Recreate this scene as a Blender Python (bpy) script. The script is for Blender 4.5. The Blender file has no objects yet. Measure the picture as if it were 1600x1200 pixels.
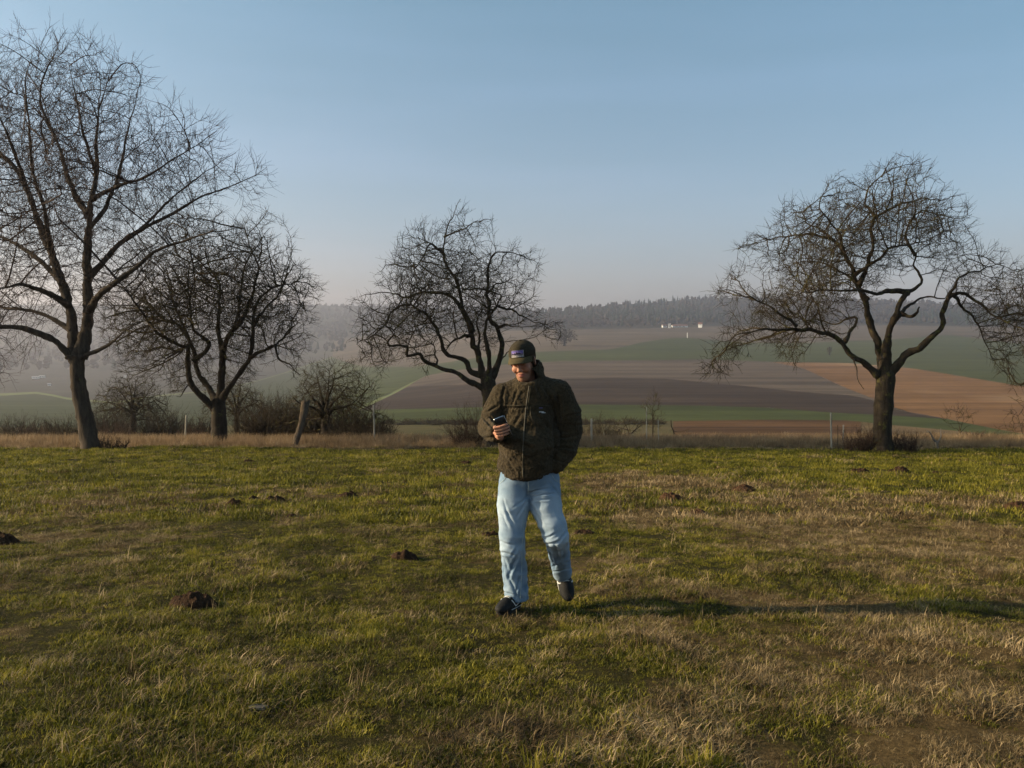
import bpy, math, random, time
import numpy as np
from mathutils import Vector, Matrix
from mathutils.bvhtree import BVHTree
T0 = time.time()
R = math.radians
scene = bpy.context.scene
col = scene.collection
rng = np.random.default_rng(7)

# ------------------------------------------------------------------ camera
FPX = 1400.0                       # focal length in pixels of the 1600 px wide photograph
CAM_Z = 1.43
PITCH = math.atan(68.0 / FPX)
cd = bpy.data.cameras.new('camera'); cam = bpy.data.objects.new('camera', cd); col.objects.link(cam)
cd.sensor_width = 36.0; cd.lens = 36.0 * FPX / 1600.0; cd.clip_start = 0.05; cd.clip_end = 30000
cam.location = (0, 0, CAM_Z); cam.rotation_euler = (math.pi / 2 - PITCH, 0, 0)
scene.camera = cam

# ------------------------------------------------------------------ light
SUN_EL, SUN_AZ = R(20), R(-91)     # azimuth from +Y towards +X
w = bpy.data.worlds.new('World'); scene.world = w; w.use_nodes = True
nt = w.node_tree; nt.nodes.clear()
sky = nt.nodes.new('ShaderNodeTexSky'); sky.sky_type = 'NISHITA'; sky.sun_disc = False
sky.sun_elevation = SUN_EL; sky.sun_rotation = SUN_AZ; sky.altitude = 300
sky.air_density = 1.0; sky.dust_density = 2.2; sky.ozone_density = 1.6
hs = nt.nodes.new('ShaderNodeHueSaturation'); hs.inputs['Saturation'].default_value = 0.95
mg = nt.nodes.new('ShaderNodeMix'); mg.data_type = 'RGBA'; mg.blend_type = 'MULTIPLY'; mg.inputs[0].default_value = 1.0

tcw = nt.nodes.new('ShaderNodeTexCoord'); sxw = nt.nodes.new('ShaderNodeSeparateXYZ'); rpw = nt.nodes.new('ShaderNodeValToRGB')
nt.links.new(tcw.outputs['Generated'], sxw.inputs[0]); nt.links.new(sxw.outputs[2], rpw.inputs[0]); mpw = nt.nodes.new('ShaderNodeMapping'); mpw.inputs['Scale'].default_value = (1.2, 1.2, 9); mpw.inputs['Rotation'].default_value = (.05, .12, 0); nzw = nt.nodes.new('ShaderNodeTexNoise'); nzw.inputs['Scale'].default_value = 1.6; nzw.inputs['Detail'].default_value = 5
crw = nt.nodes.new('ShaderNodeValToRGB'); crw.color_ramp.elements[0].position = .45; crw.color_ramp.elements[0].color = (1, 1, 1, 1); crw.color_ramp.elements[1].position = .75; crw.color_ramp.elements[1].color = (1.12, 1.08, 1.10, 1)
mxw = nt.nodes.new('ShaderNodeMix'); mxw.data_type = 'RGBA'; mxw.blend_type = 'MULTIPLY'; mxw.inputs[0].default_value = 1.0
nt.links.new(tcw.outputs['Generated'], mpw.inputs[0]); nt.links.new(mpw.outputs[0], nzw.inputs['Vector']); nt.links.new(nzw.outputs[0], crw.inputs[0]); nt.links.new(rpw.outputs[0], mxw.inputs[6]); nt.links.new(crw.outputs[0], mxw.inputs[7]); nt.links.new(mxw.outputs[2], mg.inputs[7])
e_ = rpw.color_ramp.elements; e_[0].position = 0.0; e_[0].color = (1.06, .88, 1.02, 1); e_[1].position = .42; e_[1].color = (.82, 1.10, 1.0, 1)
e_2 = e_.new(.14); e_2.color = (.98, .98, 1.0, 1)
bg = nt.nodes.new('ShaderNodeBackground'); bg.inputs[1].default_value = 0.090
wo = nt.nodes.new('ShaderNodeOutputWorld')
nt.links.new(sky.outputs[0], hs.inputs['Color']); nt.links.new(hs.outputs[0], mg.inputs[6])
nt.links.new(mg.outputs[2], bg.inputs[0]); nt.links.new(bg.outputs[0], wo.inputs[0])
sl = bpy.data.lights.new('sun', 'SUN'); sl.energy = 5.0; sl.angle = R(1.1); sl.color = (1.0, 0.80, 0.52)
sun = bpy.data.objects.new('sun', sl); col.objects.link(sun)
sd = Vector((math.sin(SUN_AZ) * math.cos(SUN_EL), math.cos(SUN_AZ) * math.cos(SUN_EL), math.sin(SUN_EL)))
sun.rotation_euler = sd.to_track_quat('Z', 'Y').to_euler(); sun.location = (-20, 0, 20)
vs = scene.view_settings
scene.display_settings.display_device = 'sRGB'
vs.view_transform = 'Standard'; vs.look = 'None'; vs.gamma = 1.0; vs.exposure = 0.85; vs.use_curve_mapping = False
cy = scene.cycles
cy.max_bounces = 5; cy.diffuse_bounces = 2; cy.glossy_bounces = 2; cy.transmission_bounces = 3
cy.volume_bounces = 1; cy.transparent_max_bounces = 4
cy.use_denoising = True; cy.use_adaptive_sampling = True; cy.adaptive_threshold = 0.02
try:
    cy.denoiser = 'OPENIMAGEDENOISE'; cy.denoising_input_passes = 'RGB_ALBEDO_NORMAL'
except Exception:
    pass

# ------------------------------------------------------------------ helpers
CT, ST = math.cos(PITCH), math.sin(PITCH)
def unproj(px, row, Y):
    """world point on the sight line of a photograph pixel at ground distance Y from the camera"""
    px = np.asarray(px, float); row = np.asarray(row, float); Y = np.asarray(Y, float)
    u = (px - 800) / FPX; v = (600 - row) / FPX
    dy = CT + v * ST; dz = v * CT - ST
    k = Y / dy
    return np.stack(np.broadcast_arrays(u * k, Y, CAM_Z + dz * k), -1)

_nt = np.random.default_rng(3).random((64, 64, 64)).astype(np.float32)
def vnoise(p, scale=1.0, off=0.0):
    """value noise -1..1, p (...,2 or 3)"""
    p = np.asarray(p, float) / scale + off + 1000.0
    if p.shape[-1] == 2:
        p = np.concatenate([p, np.zeros(p.shape[:-1] + (1,)) + off * 7.3 + 50.5], -1)
    i = np.floor(p).astype(int); f = p - i; f = f * f * (3 - 2 * f)
    i &= 63; j = (i + 1) & 63
    x0, y0, z0 = i[..., 0], i[..., 1], i[..., 2]; x1, y1, z1 = j[..., 0], j[..., 1], j[..., 2]
    fx, fy, fz = f[..., 0], f[..., 1], f[..., 2]
    a = _nt[x0, y0, z0] * (1 - fx) + _nt[x1, y0, z0] * fx
    b = _nt[x0, y1, z0] * (1 - fx) + _nt[x1, y1, z0] * fx
    c = _nt[x0, y0, z1] * (1 - fx) + _nt[x1, y0, z1] * fx
    d = _nt[x0, y1, z1] * (1 - fx) + _nt[x1, y1, z1] * fx
    return ((a * (1 - fy) + b * fy) * (1 - fz) + (c * (1 - fy) + d * fy) * fz) * 2 - 1
def fbm(p, scale, octv=3, off=0.0):
    r = 0; a = 1; t = 0
    for o in range(octv):
        r = r + a * vnoise(p, scale / 2 ** o, off + o * 3.17); t += a; a *= .55
    return r / t
def sstep(a, b, x):
    t = np.clip((x - a) / (b - a), 0, 1); return t * t * (3 - 2 * t)

SLOPE = 0.0614
def meadow_z(x, y):
    x, y = np.broadcast_arrays(np.asarray(x, float), np.asarray(y, float))
    p = np.stack([x, y], -1)
    z = -SLOPE * y
    near = sstep(2, 6, np.abs(y) + np.abs(x))
    z = z + near * (0.035 * fbm(p, 3.1, 2, 2.0)) + 0.034 * fbm(p, 0.62, 3, 5.0)
    z = z - 0.012 * np.maximum(0, y - 23) ** 1.5
    return z
def ground_at(px, row):
    Y = 1995.0 / (row - 617)
    for _ in range(12):
        p = unproj(px, row, Y); g = float(meadow_z(p[0], p[1]))
        h = p[2] - g                                   # height of the ray above the ground
        q = unproj(px, row, Y + .05); h2 = q[2] - float(meadow_z(q[0], q[1])); s = (h2 - h) / .05
        if abs(s) < 1e-3 or s > 0: s = -.1
        Y = min(28, max(2, Y - .7 * h / s))
    p = unproj(px, row, Y); return Vector((p[0], p[1], float(meadow_z(p[0], p[1]))))

def mesh_from(name, V, F, mat=None, smooth=True):
    V = np.ascontiguousarray(V, np.float32); me = bpy.data.meshes.new(name)
    if not isinstance(F, list): F = [F]
    F = [np.asarray(f, np.int32) for f in F if len(f)]
    loops = np.concatenate([f.ravel() for f in F]) if F else np.zeros(0, np.int32)
    tot = np.concatenate([np.full(len(f), f.shape[1], np.int32) for f in F]) if F else np.zeros(0, np.int32)
    st = np.concatenate([[0], np.cumsum(tot)[:-1]]).astype(np.int32) if len(tot) else tot
    me.vertices.add(len(V)); me.vertices.foreach_set('co', V.ravel())
    me.loops.add(len(loops)); me.loops.foreach_set('vertex_index', loops)
    me.polygons.add(len(tot)); me.polygons.foreach_set('loop_start', st)
    try: me.polygons.foreach_set('loop_total', tot)
    except Exception: pass
    me.polygons.foreach_set('use_smooth', np.full(len(tot), smooth, bool))
    me.update(calc_edges=True); me.validate()
    if mat: me.materials.append(mat)
    return me
def obj(name, V, F, mat=None, parent=None, smooth=True, loc=None):
    me = mesh_from(name, V, F, mat, smooth) if not isinstance(V, bpy.types.Mesh) else V
    o = bpy.data.objects.new(name, me); col.objects.link(o)
    if loc is not None: o.location = loc
    if parent is not None: o.parent = parent
    return o
def thing(name, label, cat, loc=(0, 0, 0), group=None):
    o = bpy.data.objects.new(name, None); col.objects.link(o); o.empty_display_size = .2
    o.location = loc; tag(o, label, cat, group); return o
def tag(o, label=None, cat=None, group=None, kind=None):
    if label: o['label'] = label
    if cat: o['category'] = cat
    if group: o['group'] = group
    if kind: o['kind'] = kind
    return o
def copy_thing(o, loc, label):
    c = o.copy(); col.objects.link(c); c.location = loc; c['label'] = label
    for ch in o.children:
        d = ch.copy(); col.objects.link(d); d.parent = c
    return c
def attr(me, name, vals):
    a = me.attributes.new(name, 'FLOAT', 'POINT'); a.data.foreach_set('value', np.ascontiguousarray(vals, np.float32))

# ---- materials
class NT:
    def __init__(s, name):
        s.m = bpy.data.materials.new(name); s.m.use_nodes = True; s.t = s.m.node_tree; s.t.nodes.clear()
        s.out = s.t.nodes.new('ShaderNodeOutputMaterial')
    def n(s, t, **k):
        x = s.t.nodes.new(t)
        for a, b in k.items(): setattr(x, a, b)
        return x
    def l(s, a, b): s.t.links.new(a, b)
    def pos(s): return s.n('ShaderNodeNewGeometry').outputs['Position']
    def gen(s, which='Object'): return s.n('ShaderNodeTexCoord').outputs[which]
    def noise(s, vec, scale, detail=3, rough=.55, dist=0.0, sc3=None):
        if sc3 is not None:
            mp = s.n('ShaderNodeMapping'); mp.inputs['Scale'].default_value = sc3; s.l(vec, mp.inputs['Vector']); vec = mp.outputs[0]
        x = s.n('ShaderNodeTexNoise'); x.inputs['Scale'].default_value = scale; x.inputs['Detail'].default_value = detail
        x.inputs['Roughness'].default_value = rough; x.inputs['Distortion'].default_value = dist; s.l(vec, x.inputs['Vector']); return x.outputs[0]
    def ramp(s, fac, stops):
        x = s.n('ShaderNodeValToRGB'); e = x.color_ramp.elements
        while len(e) < len(stops): e.new(.5)
        for i, (p, c) in enumerate(stops):
            e[i].position = p; e[i].color = tuple(c) + (1,) if len(c) == 3 else c
        s.l(fac, x.inputs[0]); return x.outputs[0]
    def mix(s, fac, a, b, mode='MIX'):
        x = s.n('ShaderNodeMix', data_type='RGBA', blend_type=mode)
        for v, i in ((fac, 0), (a, 6), (b, 7)):
            if isinstance(v, (int, float)): x.inputs[i].default_value = v
            elif isinstance(v, tuple): x.inputs[i].default_value = v + (1,) if len(v) == 3 else v
            else: s.l(v, x.inputs[i])
        return x.outputs[2]
    def math(s, op, a, b=0.0, c=None):
        x = s.n('ShaderNodeMath', operation=op)
        for v, i in ((a, 0), (b, 1)) + (((c, 2),) if c is not None else ()):
            if isinstance(v, (int, float)): x.inputs[i].default_value = v
            else: s.l(v, x.inputs[i])
        return x.outputs[0]
    def attr(s, name): return s.n('ShaderNodeAttribute', attribute_name=name).outputs['Fac']
    def bsdf(s, colr, rough=.9, spec=.2, bump=None, bd=.01, bs=1.0, sheen=0.0, trans=0.0, metal=0.0):
        b = s.n('ShaderNodeBsdfPrincipled')
        if isinstance(colr, tuple): b.inputs['Base Color'].default_value = colr + (1,)
        else: s.l(colr, b.inputs['Base Color'])
        if isinstance(rough, float): b.inputs['Roughness'].default_value = rough
        else: s.l(rough, b.inputs['Roughness'])
        b.inputs['Specular IOR Level'].default_value = spec; b.inputs['Metallic'].default_value = metal
        if sheen: b.inputs['Sheen Weight'].default_value = sheen; b.inputs['Sheen Roughness'].default_value = .5
        if bump is not None:
            u = s.n('ShaderNodeBump'); u.inputs['Strength'].default_value = bs; u.inputs['Distance'].default_value = bd
            s.l(bump, u.inputs['Height']); s.l(u.outputs[0], b.inputs['Normal'])
        sh = b.outputs[0]
        if trans:
            t = s.n('ShaderNodeBsdfTranslucent')
            if isinstance(colr, tuple): t.inputs[0].default_value = colr + (1,)
            else: s.l(colr, t.inputs[0])
            mx = s.n('ShaderNodeMixShader'); mx.inputs[0].default_value = trans; s.l(sh, mx.inputs[1]); s.l(t.outputs[0], mx.inputs[2]); sh = mx.outputs[0]
        s.l(sh, s.out.inputs[0]); return s.m

def m_field(name, c1, c2, sc=.02, stripes=None, c3=None):
    t = NT(name); p = t.pos()
    f = t.noise(p, sc, 5, .6); c = t.ramp(f, [(.35, c1), (.65, c2)])
    f2 = t.noise(p, sc * 14, 4, .65); c = t.mix(.55, c, t.ramp(f2, [(.3, (.55, .55, .55)), (.7, (1.0, 1.0, 1.0))]), 'MULTIPLY')
    if c3: f3 = t.noise(p, sc * .6, 4, .6, .4, sc3=(1, .35, 1)); c = t.mix(t.ramp(f3, [(.5, (0, 0, 0)), (.62, (1, 1, 1))]), c, c3)
    h = f2
    if stripes:
        ang, wid, amt = stripes
        mp = t.n('ShaderNodeMapping'); mp.inputs['Rotation'].default_value = (0, 0, R(ang)); mp.inputs['Scale'].default_value = (.004, 1 / wid, 0); t.l(p, mp.inputs[0])
        s = t.noise(mp.outputs[0], 1.0, 3, .7, .1)
        c = t.mix(amt, c, t.ramp(s, [(.35, (.45, .45, .45)), (.62, (1.15, 1.15, 1.15))]), 'MULTIPLY')
    return t.bsdf(c, .95, .05)
# ------------------------------------------------------------------ terrain beyond the meadow
MEND = 27.0
RT = (np.array([462, 512, 528, 540, 563, 592, 632, 657, 664, 680, 688, 690.5]), np.array([2300, 1300, 1000, 850, 640, 420, 240, 165, 150, 105, 60, 42.]))
LT = (np.array([470, 520, 560, 590, 615, 665, 688, 690.5]), np.array([3300, 2200, 1400, 920, 560, 150, 60, 42.]))
def dist_at(px, row):
    a = np.interp(row, RT[0], np.log(RT[1])); b = np.interp(row, LT[0], np.log(LT[1]))
    k = sstep(430, 900, px); return np.exp(a * k + b * (1 - k))
def terr(px, row):
    d = dist_at(px, row); p = unproj(px, row, d)
    n = fbm(p[..., :2], 140, 3, 1.5)
    p[..., 2] += n * 0.0011 * d
    return p
def curve(pts): 
    a = np.array(pts, float); return lambda px: np.interp(px, a[:, 0], a[:, 1])
def strip(name, top, bot, px0, px1, mat, n=10, kind='structure'):
    px = np.unique(np.concatenate([np.arange(px0, px1, 12. if px1 - px0 < 1500 else 24.), [px1]])); t, b = top(px), np.maximum(bot(px), top(px))
    k = np.linspace(0, 1, n + 1)[:, None]
    rows = t[None] * (1 - k) + b[None] * k
    V = terr(np.broadcast_to(px, rows.shape), rows).reshape(-1, 3)
    m = len(px); i = (np.arange(n)[:, None] * m + np.arange(m - 1)).ravel()
    F = np.stack([i, i + m, i + m + 1, i + 1], -1)
    ok = (rows[-1] - rows[0]); okc = np.maximum(ok[:-1], ok[1:]) > .05
    F = F[np.tile(okc, n)]
    o = obj(name, V, F, mat); tag(o, kind=kind); return o
B0 = curve([(-2200, 474), (0, 477), (300, 477), (480, 476), (560, 478), (700, 483), (850, 488), (900, 484), (960, 476), (1020, 473), (1080, 467), (1200, 465), (1290, 470), (1400, 472), (1600, 482), (3800, 482)])
B1 = curve([(520, 530), (560, 526), (700, 520), (850, 516), (1000, 513), (1100, 510), (1200, 508), (1400, 508), (1600, 512)])
B2 = curve([(520, 558), (560, 572), (640, 574), (700, 566), (800, 552), (880, 548), (960, 545), (1000, 535), (1060, 527), (1100, 530), (1160, 535), (1240, 536), (1400, 530), (1480, 524), (1600, 538), (3800, 560)])
B3 = curve([(520, 652), (560, 636), (576, 629), (667, 587), (720, 578), (800, 568), (880, 564), (1000, 563), (1100, 561), (1205, 565), (1330, 567), (1418, 575), (1513, 590), (1600, 603), (2200, 640), (3800, 650)])
B3b = lambda px: B3(px) + 5 * (1 - sstep(600, 670, px))
B4_ = curve([(520, 500), (1204, 500), (1205, 565), (1253, 575), (1322, 606), (1366, 623), (1410, 642), (1470, 653), (1513, 662), (1578, 675), (1600, 678), (2200, 683), (3800, 684)])
B4 = lambda px: np.maximum(B4_(px), B3b(px))
B5_ = curve([(520, 500), (588, 625), (635, 604), (730, 600), (880, 592), (960, 590), (1040, 592), (1080, 595), (1210, 608), (1288, 615), (1323, 617), (1357, 623), (1392, 638), (1457, 653), (1600, 655)])
B5 = lambda px: np.maximum(B5_(px), B4(px))
B6_ = curve([(520, 640), (590, 640), (700, 638), (880, 632), (1000, 633), (1100, 634), (1200, 637), (1300, 645), (1400, 650), (1457, 654), (1600, 655)])
B6 = lambda px: np.maximum(B6_(px), B5(px))
B7_ = curve([(520, 662), (700, 661), (880, 661), (1040, 658), (1200, 656), (1320, 657), (1400, 665), (1500, 674), (1600, 684), (3800, 686)])
B7 = lambda px: np.maximum(B7_(px), B6(px))
B8 = curve([(-2200, 690.5), (3800, 690.5)])
M_forestfloor = m_field('forest_floor', (.03, .03, .02), (.05, .04, .03), .01)
M_tan = m_field('tan_field', (.10, .075, .052), (.135, .10, .070), .008, (6, 30, .6))
M_green = m_field('winter_crop', (.050, .060, .018), (.068, .076, .024), .008, (3, 26, .5))
M_orange = m_field('dusty_soil', (.155, .078, .030), (.22, .115, .050), .012, (20, 14, .6), (.30, .19, .105))
M_mauve = m_field('fallow', (.098, .072, .054), (.13, .096, .070), .01, (4, 22, .7))
M_dark = m_field('dark_plough', (.045, .029, .021), (.066, .044, .031), .01, (-3, 14, .7))
M_rough = m_field('rough_grass', (.075, .065, .022), (.11, .080, .036), .05)
M_rough2 = m_field('rough_brown', (.10, .068, .032), (.15, .10, .052), .06)
M_plough = m_field('orange_plough', (.085, .043, .018), (.135, .070, .030), .03, (2, 7, .8))
M_path = m_field('track', (.13, .15, .06), (.17, .18, .08), .02)
M_leftgreen = m_field('left_green', (.050, .056, .028), (.068, .074, .038), .01, (30, 12, .4))
PX1 = 3800
strip('wooded_hill', B0, B1, 520, PX1, M_forestfloor, 16)
strip('fallow_field', B1, B2, 520, PX1, M_tan, 8)
strip('crop_field', B2, B3, 520, PX1, M_green, 10)
strip('grass_track', B3, B3b, 520, 680, M_path, 2)
strip('dusty_field', B3, B4, 1204, PX1, M_orange, 12)
strip('stubble_field', B3b, B5, 520, 1470, M_mauve, 8) if False else None
# the stubble field lies below the track on the left and below the dusty field on the right
strip('stubble_field', B4, B5, 520, 1480, M_mauve, 8)
strip('ploughed_field', B5, B6, 520, 1500, M_dark, 8)
strip('crop_field', B6, B7, 520, PX1, M_green, 8)
strip('rough_pasture', B7, B8, 520, 1052, M_rough, 10)
strip('ploughed_field', B7, B8, 1052, 1345, M_plough, 10)
strip('rough_pasture', B7, B8, 1345, PX1, M_rough2, 10)
C1 = curve([(-2200, 562), (0, 560), (300, 556), (420, 545), (520, 530)])
C2 = curve([(-2200, 612), (0, 615), (60, 612), (110, 622), (180, 628), (240, 618), (330, 610), (400, 596), (520, 558)])
C3 = curve([(-2200, 617), (0, 619), (60, 615), (110, 625), (180, 630), (240, 620), (330, 611), (400, 597), (520, 559)])
C4 = curve([(-2200, 668), (0, 668), (300, 668), (520, 655)])
M_valley = m_field('valley_scrub', (.05, .045, .04), (.085, .075, .06), .006)
strip('distant_hill', B0, C1, -2200, 520, M_forestfloor, 12)
strip('valley_floor', C1, C2, -2200, 520, M_valley, 10)
strip('grass_track', C2, C3, -2200, 520, M_path, 1)
strip('pasture', C3, C4, -2200, 520, M_leftgreen, 10)
strip('rough_pasture', C4, B8, -2200, 520, M_rough, 8)
# the bank that joins the meadow to the pasture below it, and the back of the hills
px = np.unique(np.concatenate([np.arange(-2200, 3800, 20.), [3800.]]))
top = terr(px, np.full(px.shape, 690.5)); x27 = (px - 800) / FPX * MEND
rows_ = []
for k in np.linspace(0, 1, 9):
    yy = top[:, 1] * k + MEND * (1 - k); xx = top[:, 0] * k + x27 * (1 - k); kk = k * k * (3 - 2 * k) * .4 + k * .6
    zz = top[:, 2] * kk + (meadow_z(x27, MEND) - .01) * (1 - kk)
    rows_.append(np.stack([xx, yy, zz], -1))
V = np.concatenate(rows_); m = len(px); i = (np.arange(8)[:, None] * m + np.arange(m - 1)).ravel()
bank = tag(obj('bank', V, np.stack([i, i + 1, i + m + 1, i + m], -1), M_rough2), kind='structure')
cr = terr(px, B0(px)); dn = cr.copy(); dn[:, :2] *= 1.25; dn[:, 2] = -74
V = np.concatenate([cr, dn]); i = np.arange(m - 1)
tag(obj('hill_back', V, np.stack([i, i + 1, i + m + 1, i + m], -1), M_forestfloor), kind='structure')
V = np.array([(-14000, -3000, -75), (14000, -3000, -75), (14000, 9000, -75), (-14000, 9000, -75)], float)
tag(obj('valley_ground', V, [[[0, 1, 2, 3]]], M_valley), kind='structure')

# ------------------------------------------------------------------ haze
t = NT('haze'); pv = t.n('ShaderNodeVolumePrincipled'); pv.inputs['Color'].default_value = (.80, .785, .875, 1)
pv.inputs['Density'].default_value = 0.00029; pv.inputs['Anisotropy'].default_value = 0.62; t.l(pv.outputs[0], t.out.inputs['Volume'])
bx = np.array([(x, y, z) for x in (-14600, 14600) for y in (-3600, 9600) for z in (-76, 176)], float)
hz = obj('haze', bx, [[[0, 1, 3, 2], [4, 6, 7, 5], [0, 4, 5, 1], [2, 3, 7, 6], [0, 2, 6, 4], [1, 5, 7, 3]]], t.m, smooth=False)
tag(hz, kind='stuff')

# ------------------------------------------------------------------ meadow
def dryness(x, y):
    x, y = np.broadcast_arrays(np.asarray(x, float), np.asarray(y, float)); p = np.stack([x, y], -1)
    q = np.stack([x * .8 + y * .25, y * 1.0], -1)
    d = .41 + .52 * fbm(q, 1.5, 4, 8.0) + .42 * fbm(p, .42, 3, 4.0)
    d = d + .13 * sstep(-1, 3, x) * (1 - sstep(9, 14, y)) - .07 * sstep(0, -3, x)
    d = d + .12 * np.exp(-((y - 12.5) / 3.0) ** 2) - .22 * sstep(14.5, 18, y) * (1 - sstep(22.5, 24.5, y)) + .5 * sstep(22.8, 25, y)
    return np.clip(d, 0, 1)
def axis(parts):
    return np.unique(np.round(np.concatenate([np.arange(a, b, s) for a, b, s in parts]), 4))
ax = axis([(-150, -60, 15), (-60, -20, 2.0), (-20, -6, .2), (-6, 6, .07), (6, 20, .2), (20, 60, 2.), (60, 151, 15)])
ay = axis([(-120, -4, 8), (-4, 2.4, .4), (2.4, 9, .06), (9, 27, .12), (27, 27.01, 1)])
X, Yg = np.meshgrid(ax, ay); Z = meadow_z(X, Yg); D = dryness(X, Yg)
Z = Z + .006 * vnoise(np.stack([X, Yg], -1), .09, 3.0)
m = len(ax); n = len(ay); i = (np.arange(n - 1)[:, None] * m + np.arange(m - 1)).ravel()
t = NT('meadow_soil'); p = t.pos(); da = t.attr('dry')
fn = t.noise(p, 42, 6, .8); fm = t.noise(p, 5, 4, .6)
cg = t.ramp(fn, [(.3, (.012, .011, .004)), (.50, (.034, .030, .009)), (.68, (.095, .072, .026))]); cdry = t.ramp(fn, [(.3, (.040, .026, .011)), (.66, (.165, .112, .050))])
c = t.mix(t.ramp(t.math('ADD', da, t.math('MULTIPLY', t.math('SUBTRACT', fm, .5), .5)), [(.42, (0, 0, 0)), (.62, (1, 1, 1))]), cg, cdry)
M_meadow = t.bsdf(c, .95, .05, fn, .03, 1.0)
meadow = obj('meadow_ground', np.stack([X, Yg, Z], -1).reshape(-1, 3), np.stack([i, i + 1, i + m + 1, i + m], -1), M_meadow)
attr(meadow.data, 'dry', D.ravel()); tag(meadow, kind='structure')

# ---- grass clumps, scattered with geometry nodes
def blades(n, spread, h0, h1, wid, lean, flat=0.0, seed=0, segs=3):
    r = np.random.default_rng(seed); a = r.random(n) * 6.283; rr = spread * np.sqrt(r.random(n))
    base = np.stack([rr * np.cos(a), rr * np.sin(a), np.full(n, -.008)], -1)
    b = r.random(n) * 6.283; dirx = np.stack([np.cos(b), np.sin(b)], -1); L = h0 + (h1 - h0) * r.random(n)
    ln = lean * (.4 + r.random(n)); ln = np.where(r.random(n) < flat, 1.3 + .2 * r.random(n), ln)
    perp = np.stack([-dirx[:, 1], dirx[:, 0]], -1); tw = r.normal(0, .5, n)
    V = []; 
    pos = base.copy(); ang = ln * .4
    for k in range(segs + 1):
        f = k / segs; wk = wid * (1 - f ** 1.7) * (.7 + .6 * r.random(n)) if k < segs else np.zeros(n)
        pr = perp * np.cos(tw)[:, None] + dirx * np.sin(tw)[:, None]
        if k < segs:
            V.append(pos + np.c_[pr * wk[:, None] * .5, np.zeros(n)]); V.append(pos - np.c_[pr * wk[:, None] * .5, np.zeros(n)])
        else: V.append(pos.copy())
        st = L / segs
        pos = pos + np.c_[dirx * (np.sin(ang) * st)[:, None], np.cos(ang) * st]; ang = ang + ln * .6 / segs * 1.6; pos[:, 2] = np.maximum(pos[:, 2], -.002 + .01 * r.random(n))
    V = np.stack(V, 1); c = V.shape[1]; o = np.arange(n)[:, None] * c; Fq = []; 
    for k in range(segs - 1): Fq.append(o + np.array([2 * k, 2 * k + 1, 2 * k + 3, 2 * k + 2]))
    Ft = o + np.array([c - 3, c - 2, c - 1])
    return V.reshape(-1, 3), [np.concatenate(Fq), Ft]
def m_grass(name, stops, trans=.35):
    t = NT(name); oi = t.n('ShaderNodeObjectInfo').outputs['Random']; p = t.pos()
    a = t.noise(p, 9, 2); b = t.noise(p, 60, 1)
    g2 = t.noise(p, 1.5, 3, .6)
    f = t.math('ADD', t.math('ADD', t.math('MULTIPLY', oi, .40), t.math('MULTIPLY', g2, .75)), t.math('SUBTRACT', t.math('ADD', t.math('MULTIPLY', a, .55), t.math('MULTIPLY', b, .25)), .42))
    return t.bsdf(t.ramp(f, stops), .65, .25, trans=trans)
M_gg = m_grass('green_blades', [(.30, (.028, .029, .003)), (.56, (.118, .114, .008)), (.86, (.32, .265, .032))])
M_gd = m_grass('dry_blades', [(.28, (.045, .028, .011)), (.56, (.165, .112, .048)), (.84, (.46, .34, .185))], .25)
srcs = []
cl = bpy.data.collections.new('grass_sources')
def src(nm, V, F, mat):
    me = mesh_from(nm, V, F, mat, True); o = bpy.data.objects.new(nm, me); cl.objects.link(o); return o
def build_scatter(name, variants, pts, label=None):
    """variants: list of meshes; pts: list per variant of (x,y,z,rz,scale,tilt) arrays -> one mesh of points with attributes, instanced"""
    c = bpy.data.collections.new(name + '_src')
    for k, (V, F, mat) in enumerate(variants):
        me = mesh_from('grass_clump', V, F, mat, True); o = bpy.data.objects.new('v%02d' % k, me); c.objects.link(o)
    P = np.concatenate([q[:, :3] for q in pts]); me = bpy.data.meshes.new(name); me.vertices.add(len(P)); me.vertices.foreach_set('co', P.astype(np.float32).ravel())
    rz = np.concatenate([q[:, 3] for q in pts]); sc = np.concatenate([q[:, 4] for q in pts]); idx = np.concatenate([np.full(len(q), k) for k, q in enumerate(pts)])
    attr(me, 'rz', rz); attr(me, 'sc', sc); a = me.attributes.new('idx', 'INT', 'POINT'); a.data.foreach_set('value', idx.astype(np.int32))
    o = bpy.data.objects.new(name, me); col.objects.link(o)
    g = bpy.data.node_groups.new(name, 'GeometryNodeTree')
    g.interface.new_socket('Geometry', in_out='INPUT', socket_type='NodeSocketGeometry'); g.interface.new_socket('Geometry', in_out='OUTPUT', socket_type='NodeSocketGeometry')
    N = g.nodes.new; L = g.links.new
    gi = N('NodeGroupInput'); go = N('NodeGroupOutput'); ip = N('GeometryNodeInstanceOnPoints'); ci = N('GeometryNodeCollectionInfo')
    ci.inputs['Collection'].default_value = c; ci.inputs['Separate Children'].default_value = True; ci.inputs['Reset Children'].default_value = True
    def na(nm, ty):
        x = N('GeometryNodeInputNamedAttribute'); x.data_type = ty; x.inputs['Name'].default_value = nm; return x.outputs[0]
    cx = N('ShaderNodeCombineXYZ'); L(na('rz', 'FLOAT'), cx.inputs[2])
    L(gi.outputs[0], ip.inputs['Points']); L(ci.outputs[0], ip.inputs['Instance']); ip.inputs['Pick Instance'].default_value = True
    L(na('idx', 'INT'), ip.inputs['Instance Index']); L(cx.outputs[0], ip.inputs['Rotation']); L(na('sc', 'FLOAT'), ip.inputs['Scale'])
    L(ip.outputs[0], go.inputs[0])
    md = o.modifiers.new('scatter', 'NODES'); md.node_group = g
    return o
variants = []
for k in range(5): V, F = blades(24, .055, .016, .052, .0046, 1.05, .28, 10 + k); variants.append((V, F, M_gg))       # near green
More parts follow.
